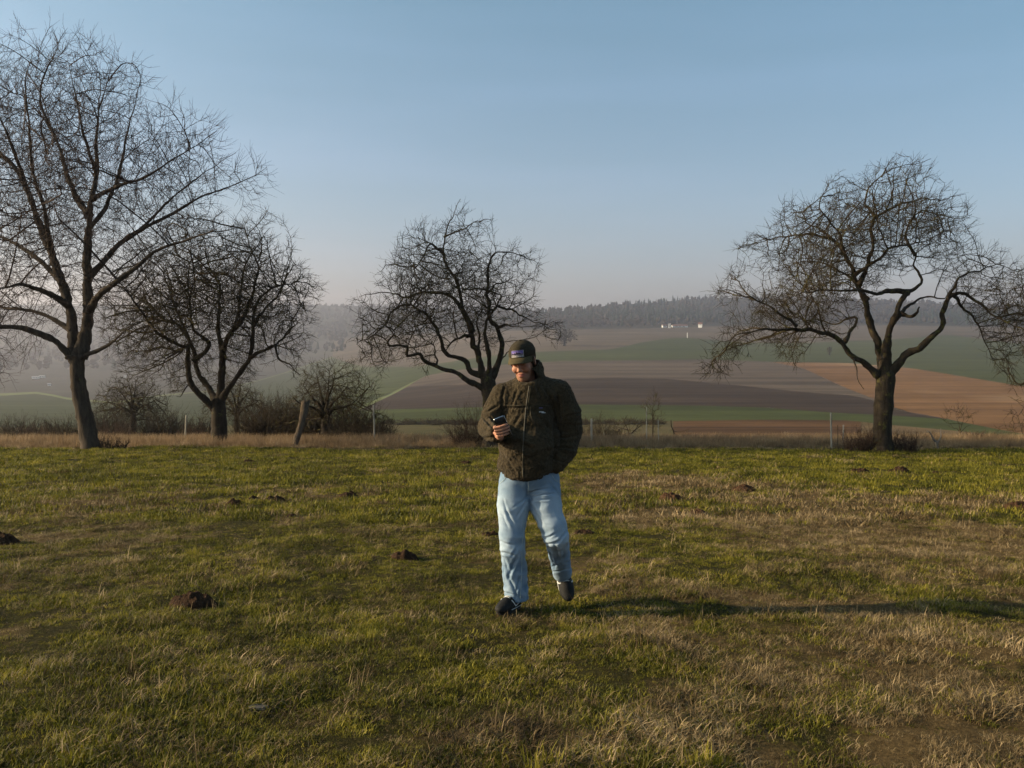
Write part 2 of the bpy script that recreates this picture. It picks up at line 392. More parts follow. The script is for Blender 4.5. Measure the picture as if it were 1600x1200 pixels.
for k in range(5): V, F = blades(20, .080, .035, .095, .0038, 1.0, .94, 20 + k); variants.append((V, F, M_gd))        # near straw
for k in range(3): V, F = blades(36, .13, .022, .070, .0095, .8, .15, 30 + k); variants.append((V, F, M_gg))           # far green
for k in range(3): V, F = blades(32, .15, .03, .09, .0080, 1.0, .6, 40 + k); variants.append((V, F, M_gd))          # far straw
for k in range(2): V, F = blades(6, .05, .07, .14, .0028, .45, .0, 50 + k, 4); variants.append((V, F, M_gd))         # standing stalks
for k in range(2): V, F = blades(40, .05, .05, .105, .0048, .6, .0, 60 + k, 4); variants.append((V, F, M_gg))          # lush tuft
MOLE = []   # filled below: (x, y, r) keeps grass off the molehills
mole_spec = [  # px, row (of the foot), half width px, height px, label
 (300, 946, 44, 22, 'large crumbly dark brown molehill in the left foreground grass', 'L'),
 (632, 872, 24, 13, 'dark molehill behind and to the left of the walking man, in mid meadow', ''),
 (545, 776, 17, 7, 'small low molehill on its own, right of the row of three on the left', ''),
 (430, 782, 18, 7, 'right-hand one of three small dark molehills in a row on the left', ''),
 (397, 781, 12, 6, 'middle and smallest one of three molehills in a row on the left', ''),
 (367, 788, 15, 8, 'left-hand one of three small dark molehills in a row on the left', ''),
 (1048, 782, 22, 13, 'reddish brown rounded molehill to the right of the man', ''),
 (1163, 767, 22, 10, 'reddish brown molehill further back, left of the right apple tree', ''),
 (1092, 803, 18, 6, 'flattened brown molehill in dry grass just below the reddish ones', ''),
 (1343, 738, 20, 6, 'low molehill just in front of the right apple tree, left of its trunk', ''),
 (1405, 738, 20, 8, 'low molehill just in front of the right apple tree, right of its trunk', ''),
 (1590, 794, 26, 10, 'orange brown molehill cut by the right edge of the picture', ''),
 (915, 834, 20, 6, 'flat dark molehill just right of the man behind his back leg', ''),
 (766, 836, 16, 6, 'flat dark molehill just left of the man behind his front leg', ''),
 (4, 850, 30, 16, 'dark molehill cut by the left edge of the picture', ''),
 (390, 719, 12, 4, 'tiny dark molehill far back in front of the second big tree', ''),
 (660, 726, 11, 4, 'tiny dark molehill far back below the centre apple tree, left one', ''),
 (728, 724, 10, 4, 'tiny dark molehill far back below the centre apple tree, right one', ''),
 (1465, 741, 12, 4, 'tiny molehill far back on the right, right of the apple tree', ''),
 (455, 808, 12, 5, 'small sunken dark molehill below the row of three on the left', ''),
]
for s in mole_spec:
    g = ground_at(s[0], s[1]); k = g.y / FPX; MOLE.append((g.x, g.y, s[2] * k * 1.08, s[3] * k * .92, s[4]))
def scatter_pts(n, y0, y1, pw, seed, marg=300):
    r = np.random.default_rng(seed); u = r.random(n); y = (y0 ** pw + u * (y1 ** pw - y0 ** pw)) ** (1 / pw)
    x = r.uniform(-1, 1, n) * ((800 + marg) / FPX * y + 1.3); return x, y, r
pts = [[] for _ in variants]
def put(x, y, r, groups, prob, smin, smax, base=0.0):
    keep = r.random(len(x)) < prob * np.clip(base + .66 + .95 * vnoise(np.stack([x, y], -1), .26, 31.) + .7 * vnoise(np.stack([x, y], -1), .7, 33.), .48, 1)
    for (mx, my, mr, mh, _) in MOLE: keep &= ((x - mx) ** 2 + ((y - my) * .8) ** 2) >  (mr * .62) ** 2
    x, y = x[keep], y[keep]; k = r.integers(0, len(groups), len(x)); gz = meadow_z(x, y)
    rz = r.random(len(x)) * 6.283; sc = r.uniform(smin, smax, len(x)) * np.clip(.95 + .6 * vnoise(np.stack([x, y], -1), .17, 21.) + .55 * vnoise(np.stack([x, y], -1), .5, 23.), .3, 1.75)
    for j, g in enumerate(groups):
        s = k == j; pts[g].append(np.stack([x[s], y[s], gz[s], rz[s], sc[s]], -1))
x, y, r = scatter_pts(74000, 2.3, 10.5, 1.25, 1); d = dryness(x, y) + r.normal(0, .07, len(x))
put(x, y, r, [0, 1, 2, 3, 4], 1 - sstep(.46, .72, d) * .90, .5, 1.12)
x, y, r = scatter_pts(56000, 2.3, 10.5, 1.25, 2); d = dryness(x, y) + r.normal(0, .07, len(x))
put(x, y, r, [5, 6, 7, 8, 9], .16 + .84 * sstep(.38, .66, d), .5, 1.0, .35)
x, y, r = scatter_pts(52000, 10, 27, 1.5, 3); d = dryness(x, y) + r.normal(0, .07, len(x))
put(x, y, r, [10, 11, 12], 1 - sstep(.46, .72, d) * .95, .7, 1.3)
x, y, r = scatter_pts(32000, 10, 27, 1.5, 4); d = dryness(x, y) + r.normal(0, .07, len(x))
put(x, y, r, [13, 14, 15], .08 + .92 * sstep(.42, .68, d), .7, 1.3)
x, y, r = scatter_pts(5200, 2.4, 27, 1.3, 5); put(x, y, r, [16, 17], .10 + .35 * sstep(.3, .6, fbm(np.stack([x, y], -1), 1.3, 2, 11.) + .5), .6, 1.2)
x, y, r = scatter_pts(5200, 2.4, 24, 1.3, 6); put(x, y, r, [18, 19], sstep(.62, .40, dryness(x, y)) * sstep(.1, .35, fbm(np.stack([x, y], -1), .9, 2, 13.)), .5, 1.1)
pts = [np.concatenate(q) if q else np.zeros((0, 5)) for q in pts]
gr = build_scatter('meadow_grass', variants, pts)
tag(gr, 'short meadow grass, green tufts mixed with dry straw patches', 'grass', kind='stuff')
# rank brown grass along the meadow's far edge
ev = []; M_ge = m_grass('edge_blades', [(.25, (.12, .078, .040)), (.55, (.25, .165, .088)), (.88, (.40, .29, .17))], .3)
for k in range(4): V, F = blades(46, .22, .16, .42, .009, .5, .12, 70 + k, 4); ev.append((V, F, M_ge))
r = np.random.default_rng(9); n = 9000; y = r.uniform(24.2, 30.5, n); px = r.uniform(-500, 2100, n); x = (px - 800) / FPX * y
y = y + .5 * vnoise(np.stack([x, x * 0], -1), 2.0)
def bank_z(x, y):
    kk = np.clip((y - MEND) / 15, 0, 1); k2 = kk * kk * (3 - 2 * kk) * .4 + kk * .6; t42 = CAM_Z - (690.5 - 532) / FPX * 42
    return np.where(y <= MEND, meadow_z(x, np.minimum(y, MEND)), meadow_z(x, MEND) * (1 - k2) + t42 * k2)
e = np.stack([x, y, bank_z(x, y), r.random(n) * 6.283, r.uniform(.45, 1.1, n) * sstep(23.6, 26, y)], -1); e = e[e[:, 4] > .2]; k = r.integers(0, 4, len(e))
eg = build_scatter('edge_grass', ev, [e[k == j] for j in range(4)])
tag(eg, 'tall dry brown grass along the far edge of the meadow', 'grass', kind='stuff')

# ------------------------------------------------------------------ molehills
t = NT('mole_soil'); p = t.pos(); f = t.noise(p, 30, 5, .7); M_mole = t.bsdf(t.ramp(f, [(.3, (.014, .008, .005)), (.7, (.060, .034, .020))]), .95, .05, f, .02, 1.0)
t = NT('mole_soil_red'); p = t.pos(); f = t.noise(p, 30, 5, .7); M_moler = t.bsdf(t.ramp(f, [(.3, (.022, .012, .007)), (.7, (.088, .048, .027))]), .95, .05, f, .02, 1.0)
for k, (mx, my, mr, mh, lb) in enumerate(MOLE):
    na_, nr = 56, 18; a = np.linspace(0, 6.28318, na_, endpoint=False); rr = np.linspace(0, 1, nr)
    A, Q = np.meshgrid(a, rr); rad = mr * Q * (1 + .22 * vnoise(np.stack([np.cos(A) * 1.3, np.sin(A) * 1.3], -1), 1., k * 1.7))
    xx = rad * np.cos(A); yy = rad * np.sin(A) * .85; pr = np.clip(1 - Q ** 2, 0, 1) ** 1.3 ; P2 = np.stack([xx + mx * 3, yy + my * 3], -1)
    zz = mh * pr * (1 + .35 * fbm(P2, mr * .6, 2)) + .062 * min(1, mr / .15) * (vnoise(P2, .045) * .6 + vnoise(P2, .02) * .35) * np.clip(1.1 - Q, 0, 1) ** .5
    cz = float(meadow_z(mx, my)); zz = zz + meadow_z(xx + mx, yy + my) - cz - .035 * sstep(.7, 1, Q)
    V = np.stack([xx, yy, zz], -1).reshape(-1, 3); i = np.arange(nr - 1)[:, None] * na_ ; j = np.arange(na_); j2 = (j + 1) % na_
    F = np.stack([i + j, i + j2, i + na_ + j2, i + na_ + j], -1).reshape(-1, 4)
    red = 'redd' in lb or 'orange' in lb or 'brown mole' in lb and k in (8,)
    o = obj('molehill', V, F, M_moler if red else M_mole, loc=(mx, my, cz), smooth=False)
    tag(o, lb, 'molehill', 'molehills scattered over the meadow')
    # crumbs of soil round the foot
# small pale stone
g = ground_at(404, 1108)
rr = np.random.default_rng(5); import bmesh
bm = bmesh.new(); bmesh.ops.create_icosphere(bm, subdivisions=3, radius=1)
for v in bm.verts:
    c = v.co; q = 1 + .22 * float(vnoise(np.array([c.x, c.y, c.z]), .6)); v.co = Vector((round(c.x * 3 + .3 * c.y) / 3 * .022 * q + c.x * .024, c.y * .028 * q, min(.5, max(-.5, c.z)) * .020 * q))
me = bpy.data.meshes.new('stone'); bm.to_mesh(me); bm.free()
t = NT('stone'); f = t.noise(t.gen(), 60, 4, .6); me.materials.append(t.bsdf(t.ramp(f, [(.3, (.05, .044, .038)), (.7, (.125, .112, .098))]), .85, .2, f, .004))
st = obj('stone', me, None, loc=(g.x, g.y, g.z + .006)); tag(st, 'small flat grey stone lying in the grass at the bottom left', 'stone')
# ------------------------------------------------------------------ trees
def m_bark(name, dark, lite, lichen, lamt):
    t = NT(name); p = t.pos(); f = t.noise(p, 9, 4, .7, .3, sc3=(1, 1, .25)); g = t.noise(p, 34, 3, .7)
    c = t.ramp(f, [(.3, dark), (.72, lite)]); l = t.noise(p, 5.5, 5, .75)
    c = t.mix(t.ramp(l, [(lamt, (0, 0, 0)), (lamt + .08, (1, 1, 1))]), c, lichen)
    return t.bsdf(c, .9, .15, t.math('ADD', f, t.math('MULTIPLY', g, .4)), .03, 1.0)
M_bark = m_bark('apple_bark', (.016, .012, .008), (.060, .045, .030), (.075, .068, .022), .55)
M_barkw = m_bark('walnut_bark', (.024, .018, .013), (.085, .064, .047), (.08, .07, .03), .62)
M_twig = m_bark('apple_twigs', (.022, .016, .010), (.058, .041, .026), (.085, .076, .024), .52)
M_twigw = m_bark('walnut_twigs', (.030, .021, .017), (.075, .052, .042), (.08, .066, .03), .66)
M_barkd = m_bark('dark_bark', (.014, .011, .008), (.045, .034, .024), (.06, .056, .02), .58)
M_dead = m_bark('bleached_wood', (.16, .13, .10), (.36, .31, .25), (.2, .18, .12), .7)

def tube(P, Rr, sides=10, rough=0.0, seed=0):
    P = np.asarray(P, float); n = len(P); T = np.gradient(P, axis=0); T /= np.linalg.norm(T, axis=1)[:, None] + 1e-9
    u = np.cross(T[0], (0, 0, 1.)); 
    if np.linalg.norm(u) < .1: u = np.cross(T[0], (0, 1., 0))
    u /= np.linalg.norm(u); V = []; a = np.linspace(0, 6.28318, sides, endpoint=False)
    for k in range(n):
        u = u - T[k] * u.dot(T[k]); u /= np.linalg.norm(u); v = np.cross(T[k], u)
        rr = Rr[k]
        ring = P[k] + rr * (np.cos(a)[:, None] * u + np.sin(a)[:, None] * v)
        if rough: ring = P[k] + (ring - P[k]) * (1 + rough * (vnoise(ring, max(.06, rr * .9), seed)))[:, None]
        V.append(ring)
    V = np.concatenate(V + [P[:1], P[-1:]]); i = (np.arange(n - 1)[:, None] * sides); j = np.arange(sides); j2 = (j + 1) % sides
    F = np.stack([i + j, i + j2, i + sides + j2, i + sides + j], -1).reshape(-1, 4)
    cap = np.concatenate([np.stack([np.full(sides, n * sides), j2, j], -1), np.stack([np.full(sides, n * sides + 1), (n - 1) * sides + j, (n - 1) * sides + j2], -1)])
    return V, F, cap
def catmull(P, step):
    P = np.asarray(P, float); out = []
    Q = np.concatenate([[2 * P[0] - P[1]], P, [2 * P[-1] - P[-2]]])
    for i in range(1, len(Q) - 2):
        L = np.linalg.norm(Q[i + 1][:3] - Q[i][:3]); n = max(1, int(round(L / step)))
        for t_ in np.arange(n) / n:
            a, b, c, d = Q[i - 1], Q[i], Q[i + 1], Q[i + 2]
            out.append(.5 * (2 * b + (c - a) * t_ + (2 * a - 5 * b + 4 * c - d) * t_ ** 2 + (3 * b - a - 3 * c + d) * t_ ** 3))
    out.append(P[-1]); return np.array(out)
def cum_f(Q):
    c = np.r_[0, np.cumsum(np.linalg.norm(np.diff(Q, axis=0), axis=1))]; return c / c[-1]
def inpoly(pt, poly):
    x, y = pt[:, 0], pt[:, 1]; r = np.zeros(len(pt), bool); j = len(poly) - 1
    for i in range(len(poly)):
        xi, yi = poly[i]; xj, yj = poly[j]
        c = ((yi > y) != (yj > y)) & (x < (xj - xi) * (y - yi) / (yj - yi + 1e-12) + xi); r ^= c; j = i
    return r
def edgedist(pt, poly):
    d = np.full(len(pt), 1e9); n = len(poly)
    for i in range(n):
        a = np.array(poly[i], float); b = np.array(poly[(i + 1) % n], float); ab = b - a
        t_ = np.clip(((pt - a) @ ab) / (ab @ ab), 0, 1); d = np.minimum(d, np.linalg.norm(pt - a - t_[:, None] * ab, axis=1))
    return d
def frusta(A, B, ra, rb, sides=3):
    """separate tapered prisms from A to B"""
    D = B - A; L = np.linalg.norm(D, axis=1)[:, None] + 1e-9; D = D / L
    ref = np.where(np.abs(D[:, 2:]) > .9, [[1., 0, 0]], [[0, 0, 1.]]); u = np.cross(D, ref); u /= np.linalg.norm(u, axis=1)[:, None]; v = np.cross(D, u)
    V = []
    for (C, rr) in ((A, ra), (B, rb)):
        for k in range(sides):
            a = 6.28318 * k / sides; V.append(C + (u * math.cos(a) + v * math.sin(a)) * rr[:, None])
    V = np.stack(V, 1); n = len(A); o = np.arange(n)[:, None] * 2 * sides
    F = np.concatenate([o + np.array([k, (k + 1) % sides, sides + (k + 1) % sides, sides + k]) for k in range(sides)])
    return V.reshape(-1, 3), F
def shared_tubes(P, par, rad, sel, sides):
    """edges par->i for i in sel, one ring per node"""
    d = P - P[np.maximum(par, 0)]; d /= np.linalg.norm(d, axis=1)[:, None] + 1e-9
    return frusta(P[par[sel]], P[sel] + d[sel] * rad[sel][:, None] * .3, np.minimum(rad[par[sel]], rad[sel] * 1.35), rad[sel], sides)

def tree(name, label, cat, org, scale, base_px, trunk, limbs, env, depth, Y, mats, n_attr=5000, step=.15, kill=.26, infl=1.3, jitter=.4,
         trop=(0, 0, 0), twig=(1.2, .10, .32, .0045), r0=.0055, seed=1, group=None, sides=9, rad_gain=2.1, low=0.0, crown_parts=True, flare=1.45, gnarl=.03, base_pos=None, weight=None, ragged=.55):
    """org/scale: where the traced coordinates lie in the photograph; trunk & limbs: (points, width0, width1, depth at the end, depth at start)"""
    rg = np.random.default_rng(seed); s = Y / FPX
    def W(pts, dys):
        pts = np.asarray(pts, float); return unproj(org[0] + pts[:, 0] / scale, org[1] + pts[:, 1] / scale, Y + np.asarray(dys, float))
    tp = np.asarray(trunk[0], float); P = W(tp, np.zeros(len(tp)))
    base = P[0].copy(); 
    if base_pos is None: base[2] = float(bank_z(base[0], base[1])) if Y > 20 else float(meadow_z(base[0], base[1]))
    root = thing(name, label, cat, tuple(base), group)
    zb = base[2]; P[0][2] = zb - .05
    nodes, par, rad, fixed = [], [], [], []
    def addline(Q, Rr, start_parent):
        k0 = len(nodes)
        for i in range(len(Q)):
            nodes.append(Q[i]); par.append(start_parent if i == 0 else k0 + i - 1); rad.append(Rr[i]); fixed.append(True)
        return k0
    Q = catmull(P, .12); f = np.linspace(0, 1, len(Q)); Rr = (trunk[1] * (1 - f) + trunk[2] * f) / scale * s * .5
    hgt = Q[:, 2] - zb; Rr = Rr * (1 + (flare - 1) * np.exp(-np.maximum(0, hgt) / .16) )
    dT = Q[-1] - Q[-2]; dT /= np.linalg.norm(dT); rT = Rr[-1]; Qx = np.concatenate([Q, [Q[-1] + dT * rT * a_ for a_ in (.25, .5, .75, .95)]]); Rx = np.r_[Rr, rT * np.array([.95, .84, .62, .25])]
    V, F, Fc = tube(Qx, Rx, 18, .15, seed); V -= base
    obj('trunk', V, [F, Fc], mats[0], root)
    addline(Q, Rr, -1)
    for li, lb in enumerate(limbs):
        pts_, w0, w1, de = lb[:4]; ds = lb[4] if len(lb) > 4 else 0.0
        pa = np.asarray(pts_, float); cum = np.r_[0, np.cumsum(np.linalg.norm(np.diff(pa, axis=0), axis=1))]; cum /= cum[-1]
        Wp = W(pa, ds + (de - ds) * cum ** .9 + (0 if len(pa) < 4 else 1) * .12 * depth * np.sin(cum * 6 + li) * cum)
        N = np.array(nodes); j = int(np.argmin(np.linalg.norm((N - Wp[0]) * (1, .3, 1), axis=1)))
        Wp[0] = Wp[0] * .3 + N[j] * .7
        Q = catmull(Wp, .08); f = np.linspace(0, 1, len(Q)); f = cum_f(Q); Rr = (w1 * .5 + (w0 - w1 * .5) * (1 - f) ** 1.25) / scale * s * .5
        wob = gnarl * np.stack([vnoise(Q, .35, 1.0 + li), vnoise(Q, .35, 5.0 + li), vnoise(Q, .35, 9. + li)], -1); wob = wob + gnarl * .45 * np.stack([vnoise(Q, .15, 11.0 + li), vnoise(Q, .15, 15.0 + li), vnoise(Q, .15, 19. + li)], -1); Q = Q + wob * np.minimum(1, f * 6)[:, None]
        Rr = Rr * (1 + .20 * vnoise(Q, .22, 2.0 + li) + .10 * vnoise(Q, .09, 3.0 + li)); Rr = Rr * (1 + .35 * np.exp(-f * np.linalg.norm(Q[-1] - Q[0]) / .22))
        V, F, Fc = tube(Q, Rr, sides + 2, .20, seed + li); V -= base
        obj('branch', V, [F, Fc], mats[0], root)
        k0 = len(nodes); addline(Q, Rr, j)
    # space colonisation
    ep = np.asarray(env, float); lo, hi = ep.min(0), ep.max(0); A = []
    need = n_attr
    while need > 0:
        c = rg.uniform(lo, hi, (need * 2, 2)); c = c[inpoly(c, env)]; ed = edgedist(c, env) / scale * s
        dm = np.minimum(depth, .35 + ed * 1.15); d = rg.uniform(-1, 1, len(c)); keep = rg.random(len(c)) < dm / depth
        c, d, ed = c[keep], (d * dm)[keep], ed[keep]; w3 = W(c, d)
        rag = vnoise(w3, 1.15, seed * 1.7) + .5 * vnoise(w3, .5, seed * 2.3); pk = 1 - ragged * sstep(1.6, .1, ed) * sstep(-.1, .35, rag) * 1.6 - .35 * sstep(.1, .6, rag)
        if weight is not None: pk = pk * weight(c)
        w3 = w3[rg.random(len(w3)) < pk]; A.append(w3); need -= len(w3) + int(len(c) * .5) * 0 + (1 if len(w3) == 0 else 0)
    A = np.concatenate(A)[:n_attr]
    M = 90000; P = np.zeros((M, 3)); n = len(nodes); P[:n] = nodes; par_ = np.full(M, -1); par_[:n] = par; nch = np.zeros(M, int)
    zmid, zh = np.quantile(A[:, 2], .42), (A[:, 2].max() - A[:, 2].min()) * .5; nf0 = len(nodes)
    def colonize(A, step, kill, infl, jitter, inertia, kids, first, iters):
        nonlocal n
        near = np.full(len(A), -1); nd = np.full(len(A), 1e9)
        def update(a, b):
            for c in range(a, b, 400):
                e = min(b, c + 400); dd = ((A[:, None] - P[None, c:e]) ** 2).sum(2) ** .5 if len(A) * (e - c) < 4e6 else np.linalg.norm(A[:, None] - P[None, c:e], axis=2)
                k = dd.argmin(1); m_ = dd[np.arange(len(A)), k]; better = m_ < nd; nd[better] = m_[better]; near[better] = (k + c)[better]
        update(0, n)
        for it in range(iters):
            keep = nd > kill; A = A[keep]; near = near[keep]; nd = nd[keep]
            act = (nd < infl * (first if it < 14 else 1))
            if not act.any(): break
            v = A[act] - P[near[act]]; v /= np.linalg.norm(v, axis=1)[:, None]; S = np.zeros((n, 3)); np.add.at(S, near[act], v)
            src_ = np.unique(near[act]); src_ = src_[nch[src_] < kids]
            if len(src_) == 0: break
            d = S[src_]; d /= np.linalg.norm(d, axis=1)[:, None] + 1e-6
            pd = P[src_] - P[np.maximum(par_[src_], 0)]; pd /= np.linalg.norm(pd, axis=1)[:, None] + 1e-6
            out = P[src_] - cen; out /= np.linalg.norm(out, axis=1)[:, None] + 1e-6
            d = d + pd * inertia * (nch[src_] == 0)[:, None] * (src_ >= nf0)[:, None] + out * .22 + rg.normal(0, jitter, d.shape) + np.asarray(trop) + np.c_[np.zeros((len(src_), 2)), .16 * np.clip((P[src_, 2] - zmid) / zh, -1.3, 1)]
            d /= np.linalg.norm(d, axis=1)[:, None]
            new = P[src_] + d * step * rg.uniform(.75, 1.2, len(src_))[:, None]; k = len(src_)
            if n + k > M: break
            P[n:n + k] = new; par_[n:n + k] = src_; nch[src_] += 1; update(n, n + k); n += k
        return len(A)
    cen = np.array([A[:, 0].mean(), A[:, 1].mean(), np.quantile(A[:, 2], .12)])
    q = rg.permutation(len(A)); n1 = max(12, len(A) // 14)
    colonize(A[q[:n1]], step, kill * 2.1, infl * 3.0, jitter * .9, 1.0, 2, 2.0, 90)
    left = colonize(A[q[n1:]], step, kill, infl, jitter, .75, 2, 1.0, 45)
    P = P[:n]; par_ = par_[:n]; nf = len(nodes)
    acc = np.zeros(n); rr = np.zeros(n); haskid = np.zeros(n, bool); haskid[par_[par_ >= 0]] = True
    for i in range(n - 1, -1, -1):
        r_ = max(r0, acc[i] ** (1 / rad_gain)) if i >= nf else rad[i]
        rr[i] = r_
        if i >= nf and par_[i] >= nf: acc[par_[i]] += r_ ** rad_gain
    rr[nf:] = np.minimum(rr[nf:], .055)
    sel = np.arange(nf, n); big = sel[rr[sel] > .016]; sm = sel[rr[sel] <= .016]
    par2 = par_.copy(); rp = rr.copy()
    V1, F1 = shared_tubes(P, par2, rp, big, 5) if len(big) else (np.zeros((0, 3)), np.zeros((0, 4), int)); V2, F2 = shared_tubes(P, par2, rp, sm, 3)
    # twigs
    cnt, l0, l1, tr = twig; k = rg.poisson(cnt, n); k[:nf] = (rg.random(nf) < .15) & (np.array(rad[:nf]) < .05); k = np.where((rr > .03), 0, k)
    k = np.where(~haskid[:n] & (np.arange(n) >= nf), k + 2, k)
    ii = np.repeat(np.arange(n), k); pd = P[ii] - P[np.maximum(par_[ii], 0)]; pd /= np.linalg.norm(pd, axis=1)[:, None] + 1e-6
    oo = P[ii] - cen; oo /= np.linalg.norm(oo, axis=1)[:, None]; d = pd * .9 + oo * .35 + rg.normal(0, .55, pd.shape) + np.asarray(trop) * 1.5; d /= np.linalg.norm(d, axis=1)[:, None]
    L = rg.uniform(l0, l1, len(ii))[:, None]; a = P[ii]; b = a + d * L * .45; d2 = d + rg.normal(0, .22, d.shape) + np.asarray(trop); d2 /= np.linalg.norm(d2, axis=1)[:, None]; c = b + d2 * L * .55
    t0 = np.full(len(ii), tr); V3, F3 = frusta(a, b, t0 * 1.1, t0 * .85, 3); V4, F4 = frusta(b, c, t0 * .85, t0 * .5, 3)
    # a side spur on each twig
    q = rg.random(len(ii)) < .6; d3 = d[q] + rg.normal(0, .8, d[q].shape); d3 /= np.linalg.norm(d3, axis=1)[:, None]; V5, F5 = frusta(b[q], b[q] + d3 * L[q] * .35, t0[q] * .8, t0[q] * .5, 3)
    Vs = [V1, V2, V3, V4, V5]; Fs = [F1, F2, F3, F4, F5]; off = 0; FF = []
    for v_, f_ in zip(Vs, Fs): FF.append(f_ + off); off += len(v_)
    V = np.concatenate(Vs) - base; cr_ = obj('crown', V, np.concatenate(FF), mats[1], root); cr_['kind'] = 'stuff'
    print(name, 'nodes', n, 'twigs', len(ii), 'tris', 2 * len(np.concatenate(FF)), 'attr left', left, round(time.time() - T0, 1))
    return root

WAL = dict(org=(0, 40), scale=1.7636)
tree('walnut_tree', 'tall bare walnut tree with a long pale trunk, at the left edge of the meadow', 'tree', (0, 40), 1.7636, None,
     ([(250, 1168), (240, 1110), (226, 1040), (214, 970), (215, 905)], 48, 36),
     [([(205, 930), (188, 905), (150, 868), (100, 846), (40, 830), (-60, 832), (-180, 800), (-300, 760)], 21.5, 4.4, -1.5),
      ([(208, 915), (203, 850), (188, 765), (165, 690), (135, 610), (105, 540), (70, 440), (30, 380), (-30, 330), (-120, 250), (-200, 180)], 32.3, 5.3, 1.5),
      ([(226, 915), (240, 820), (243, 740), (240, 650), (244, 570), (248, 500), (258, 455), (268, 380), (265, 300), (278, 215), (300, 140)], 35.9, 4.4, .5),
      ([(245, 525), (215, 480), (188, 420), (165, 340), (130, 270), (85, 220), (45, 190)], 17.9, 3.5, 1.6),
      ([(243, 790), (280, 735), (330, 700), (375, 665), (430, 620), (520, 590), (600, 560)], 19.8, 4.4, -2.2),
      ([(243, 700), (290, 645), (340, 592), (400, 557), (470, 520), (560, 470), (640, 440), (715, 410)], 17.9, 3.5, 1.0),
      ([(238, 912), (268, 896), (300, 880), (332, 852), (380, 815)], 12.5, 4.4, -1.2),
      ([(186, 765), (130, 736), (60, 712), (0, 722), (-90, 700)], 17.9, 4.4, -2.4),
      ([(200, 840), (120, 797), (50, 780), (0, 775), (-120, 740)], 14.4, 3.5, 2.4),
      ([(258, 480), (330, 440), (400, 418), (470, 370), (540, 330), (600, 290)], 12.5, 2.6, -1.4),
      ([(247, 560), (290, 500), (330, 400), (350, 300), (375, 200), (395, 120)], 12.5, 2.6, 1.8),
      ([(140, 620), (120, 500), (90, 400), (80, 280), (70, 160), (90, 80)], 14.4, 2.6, -2.6),
      ([(170, 700), (100, 640), (20, 590), (-80, 560), (-200, 520)], 16.1, 3.5, 2.8),
      ([(262, 400), (230, 300), (210, 200), (190, 100)], 9.9, 2.6, -2.0),
      ([(130, 270), (110, 200), (130, 120), (160, 60)], 8.0, 2.6, 1.0),
      ([(390, 555), (460, 490), (530, 430), (600, 380), (650, 350)], 8.0, 2.6, 2.6, 1.0),
      ([(70, 440), (20, 300), (-40, 180), (-80, 100)], 11.6, 2.6, -2.),
      ],
     [(-200, 60), (-100, 30), (0, 30), (100, 15), (205, 20), (330, 60), (405, 100), (425, 190), (500, 225), (605, 285), (645, 335), (725, 375), (742, 425), (715, 475), (620, 530), (560, 590), (470, 640), (400, 720), (330, 820), (270, 850), (180, 820), (100, 900), (30, 960), (0, 1010), (-100, 940), (-190, 860), (-220, 600), (-220, 300)],
     4.6, 24.0, (M_barkw, M_twigw), n_attr=13000, step=.17, kill=.215, infl=1.4, jitter=.06, trop=(.0, 0, .14), twig=(.8, .22, .6, .0042), r0=.0048, ragged=.4, seed=11, flare=1.25, gnarl=.02)
tree('orchard_tree', 'big dark bare tree with a short forked trunk, between walnut and leaning post', 'tree', (180, 300), 2.857, None,
     ([(462, 1112), (464, 1040), (462, 985), (462, 940)], 74, 62),
     [([(445, 985), (385, 905), (338, 855), (324, 770), (320, 690), (300, 685), (235, 658), (180, 618), (130, 550), (88, 498), (40, 430), (-20, 370)], 34, 8, -1.5),
      ([(448, 945), (402, 855), (362, 765), (340, 690), (318, 640), (270, 590), (210, 555), (120, 470)], 32, 7, 1.5),
      ([(466, 950), (475, 830), (488, 700), (520, 625), (572, 560), (618, 440), (636, 320), (600, 240), (580, 160)], 38, 7, .4),
      ([(484, 720), (462, 620), (460, 500), (468, 420), (430, 350), (380, 325), (300, 295)], 22, 6, 1.6),
      ([(488, 930), (540, 825), (598, 742), (618, 620), (632, 500), (690, 442), (760, 410), (830, 402), (900, 432)], 28, 6, -1.2),
      ([(598, 745), (655, 712), (705, 690), (738, 750), (790, 780), (825, 820)], 16, 5, -1.8, -.5),
      ([(520, 640), (548, 560), (560, 450), (580, 330), (640, 230), (690, 160)], 18, 5, 2.),
      ([(402, 760), (420, 690), (388, 650), (350, 610), (330, 500), (350, 380), (340, 250), (320, 150)], 18, 5, -1.8),
      ([(620, 600), (680, 510), (730, 450), (770, 350), (790, 250)], 14, 4, 1.8),
      ([(300, 690), (240, 740), (190, 800), (150, 830)], 12, 4, -2.),
      ([(340, 690), (250, 480), (230, 350), (160, 260)], 14, 4, 2.2, .6),
      ([(700, 690), (760, 640), (800, 560), (840, 480)], 12, 4, 1.2),
      ([(330, 850), (300, 905), (270, 910)], 8, 3, -.8),
      ],
     [(-40, 300), (60, 230), (160, 160), (300, 78), (420, 105), (600, 60), (640, 95), (700, 95), (785, 165), (805, 260), (850, 330), (935, 430), (880, 530), (868, 640), (805, 780), (800, 830), (740, 760), (650, 780), (600, 850), (540, 800), (460, 760), (400, 880), (340, 840), (280, 900), (200, 870), (60, 830), (-60, 700), (-90, 450)],
     3.6, 27.5, (M_barkd, M_twig), n_attr=21000, step=.12, kill=.16, infl=1.1, jitter=.17, twig=(1.0, .12, .42, .0044), r0=.0055, seed=12, gnarl=.05, flare=1.2)
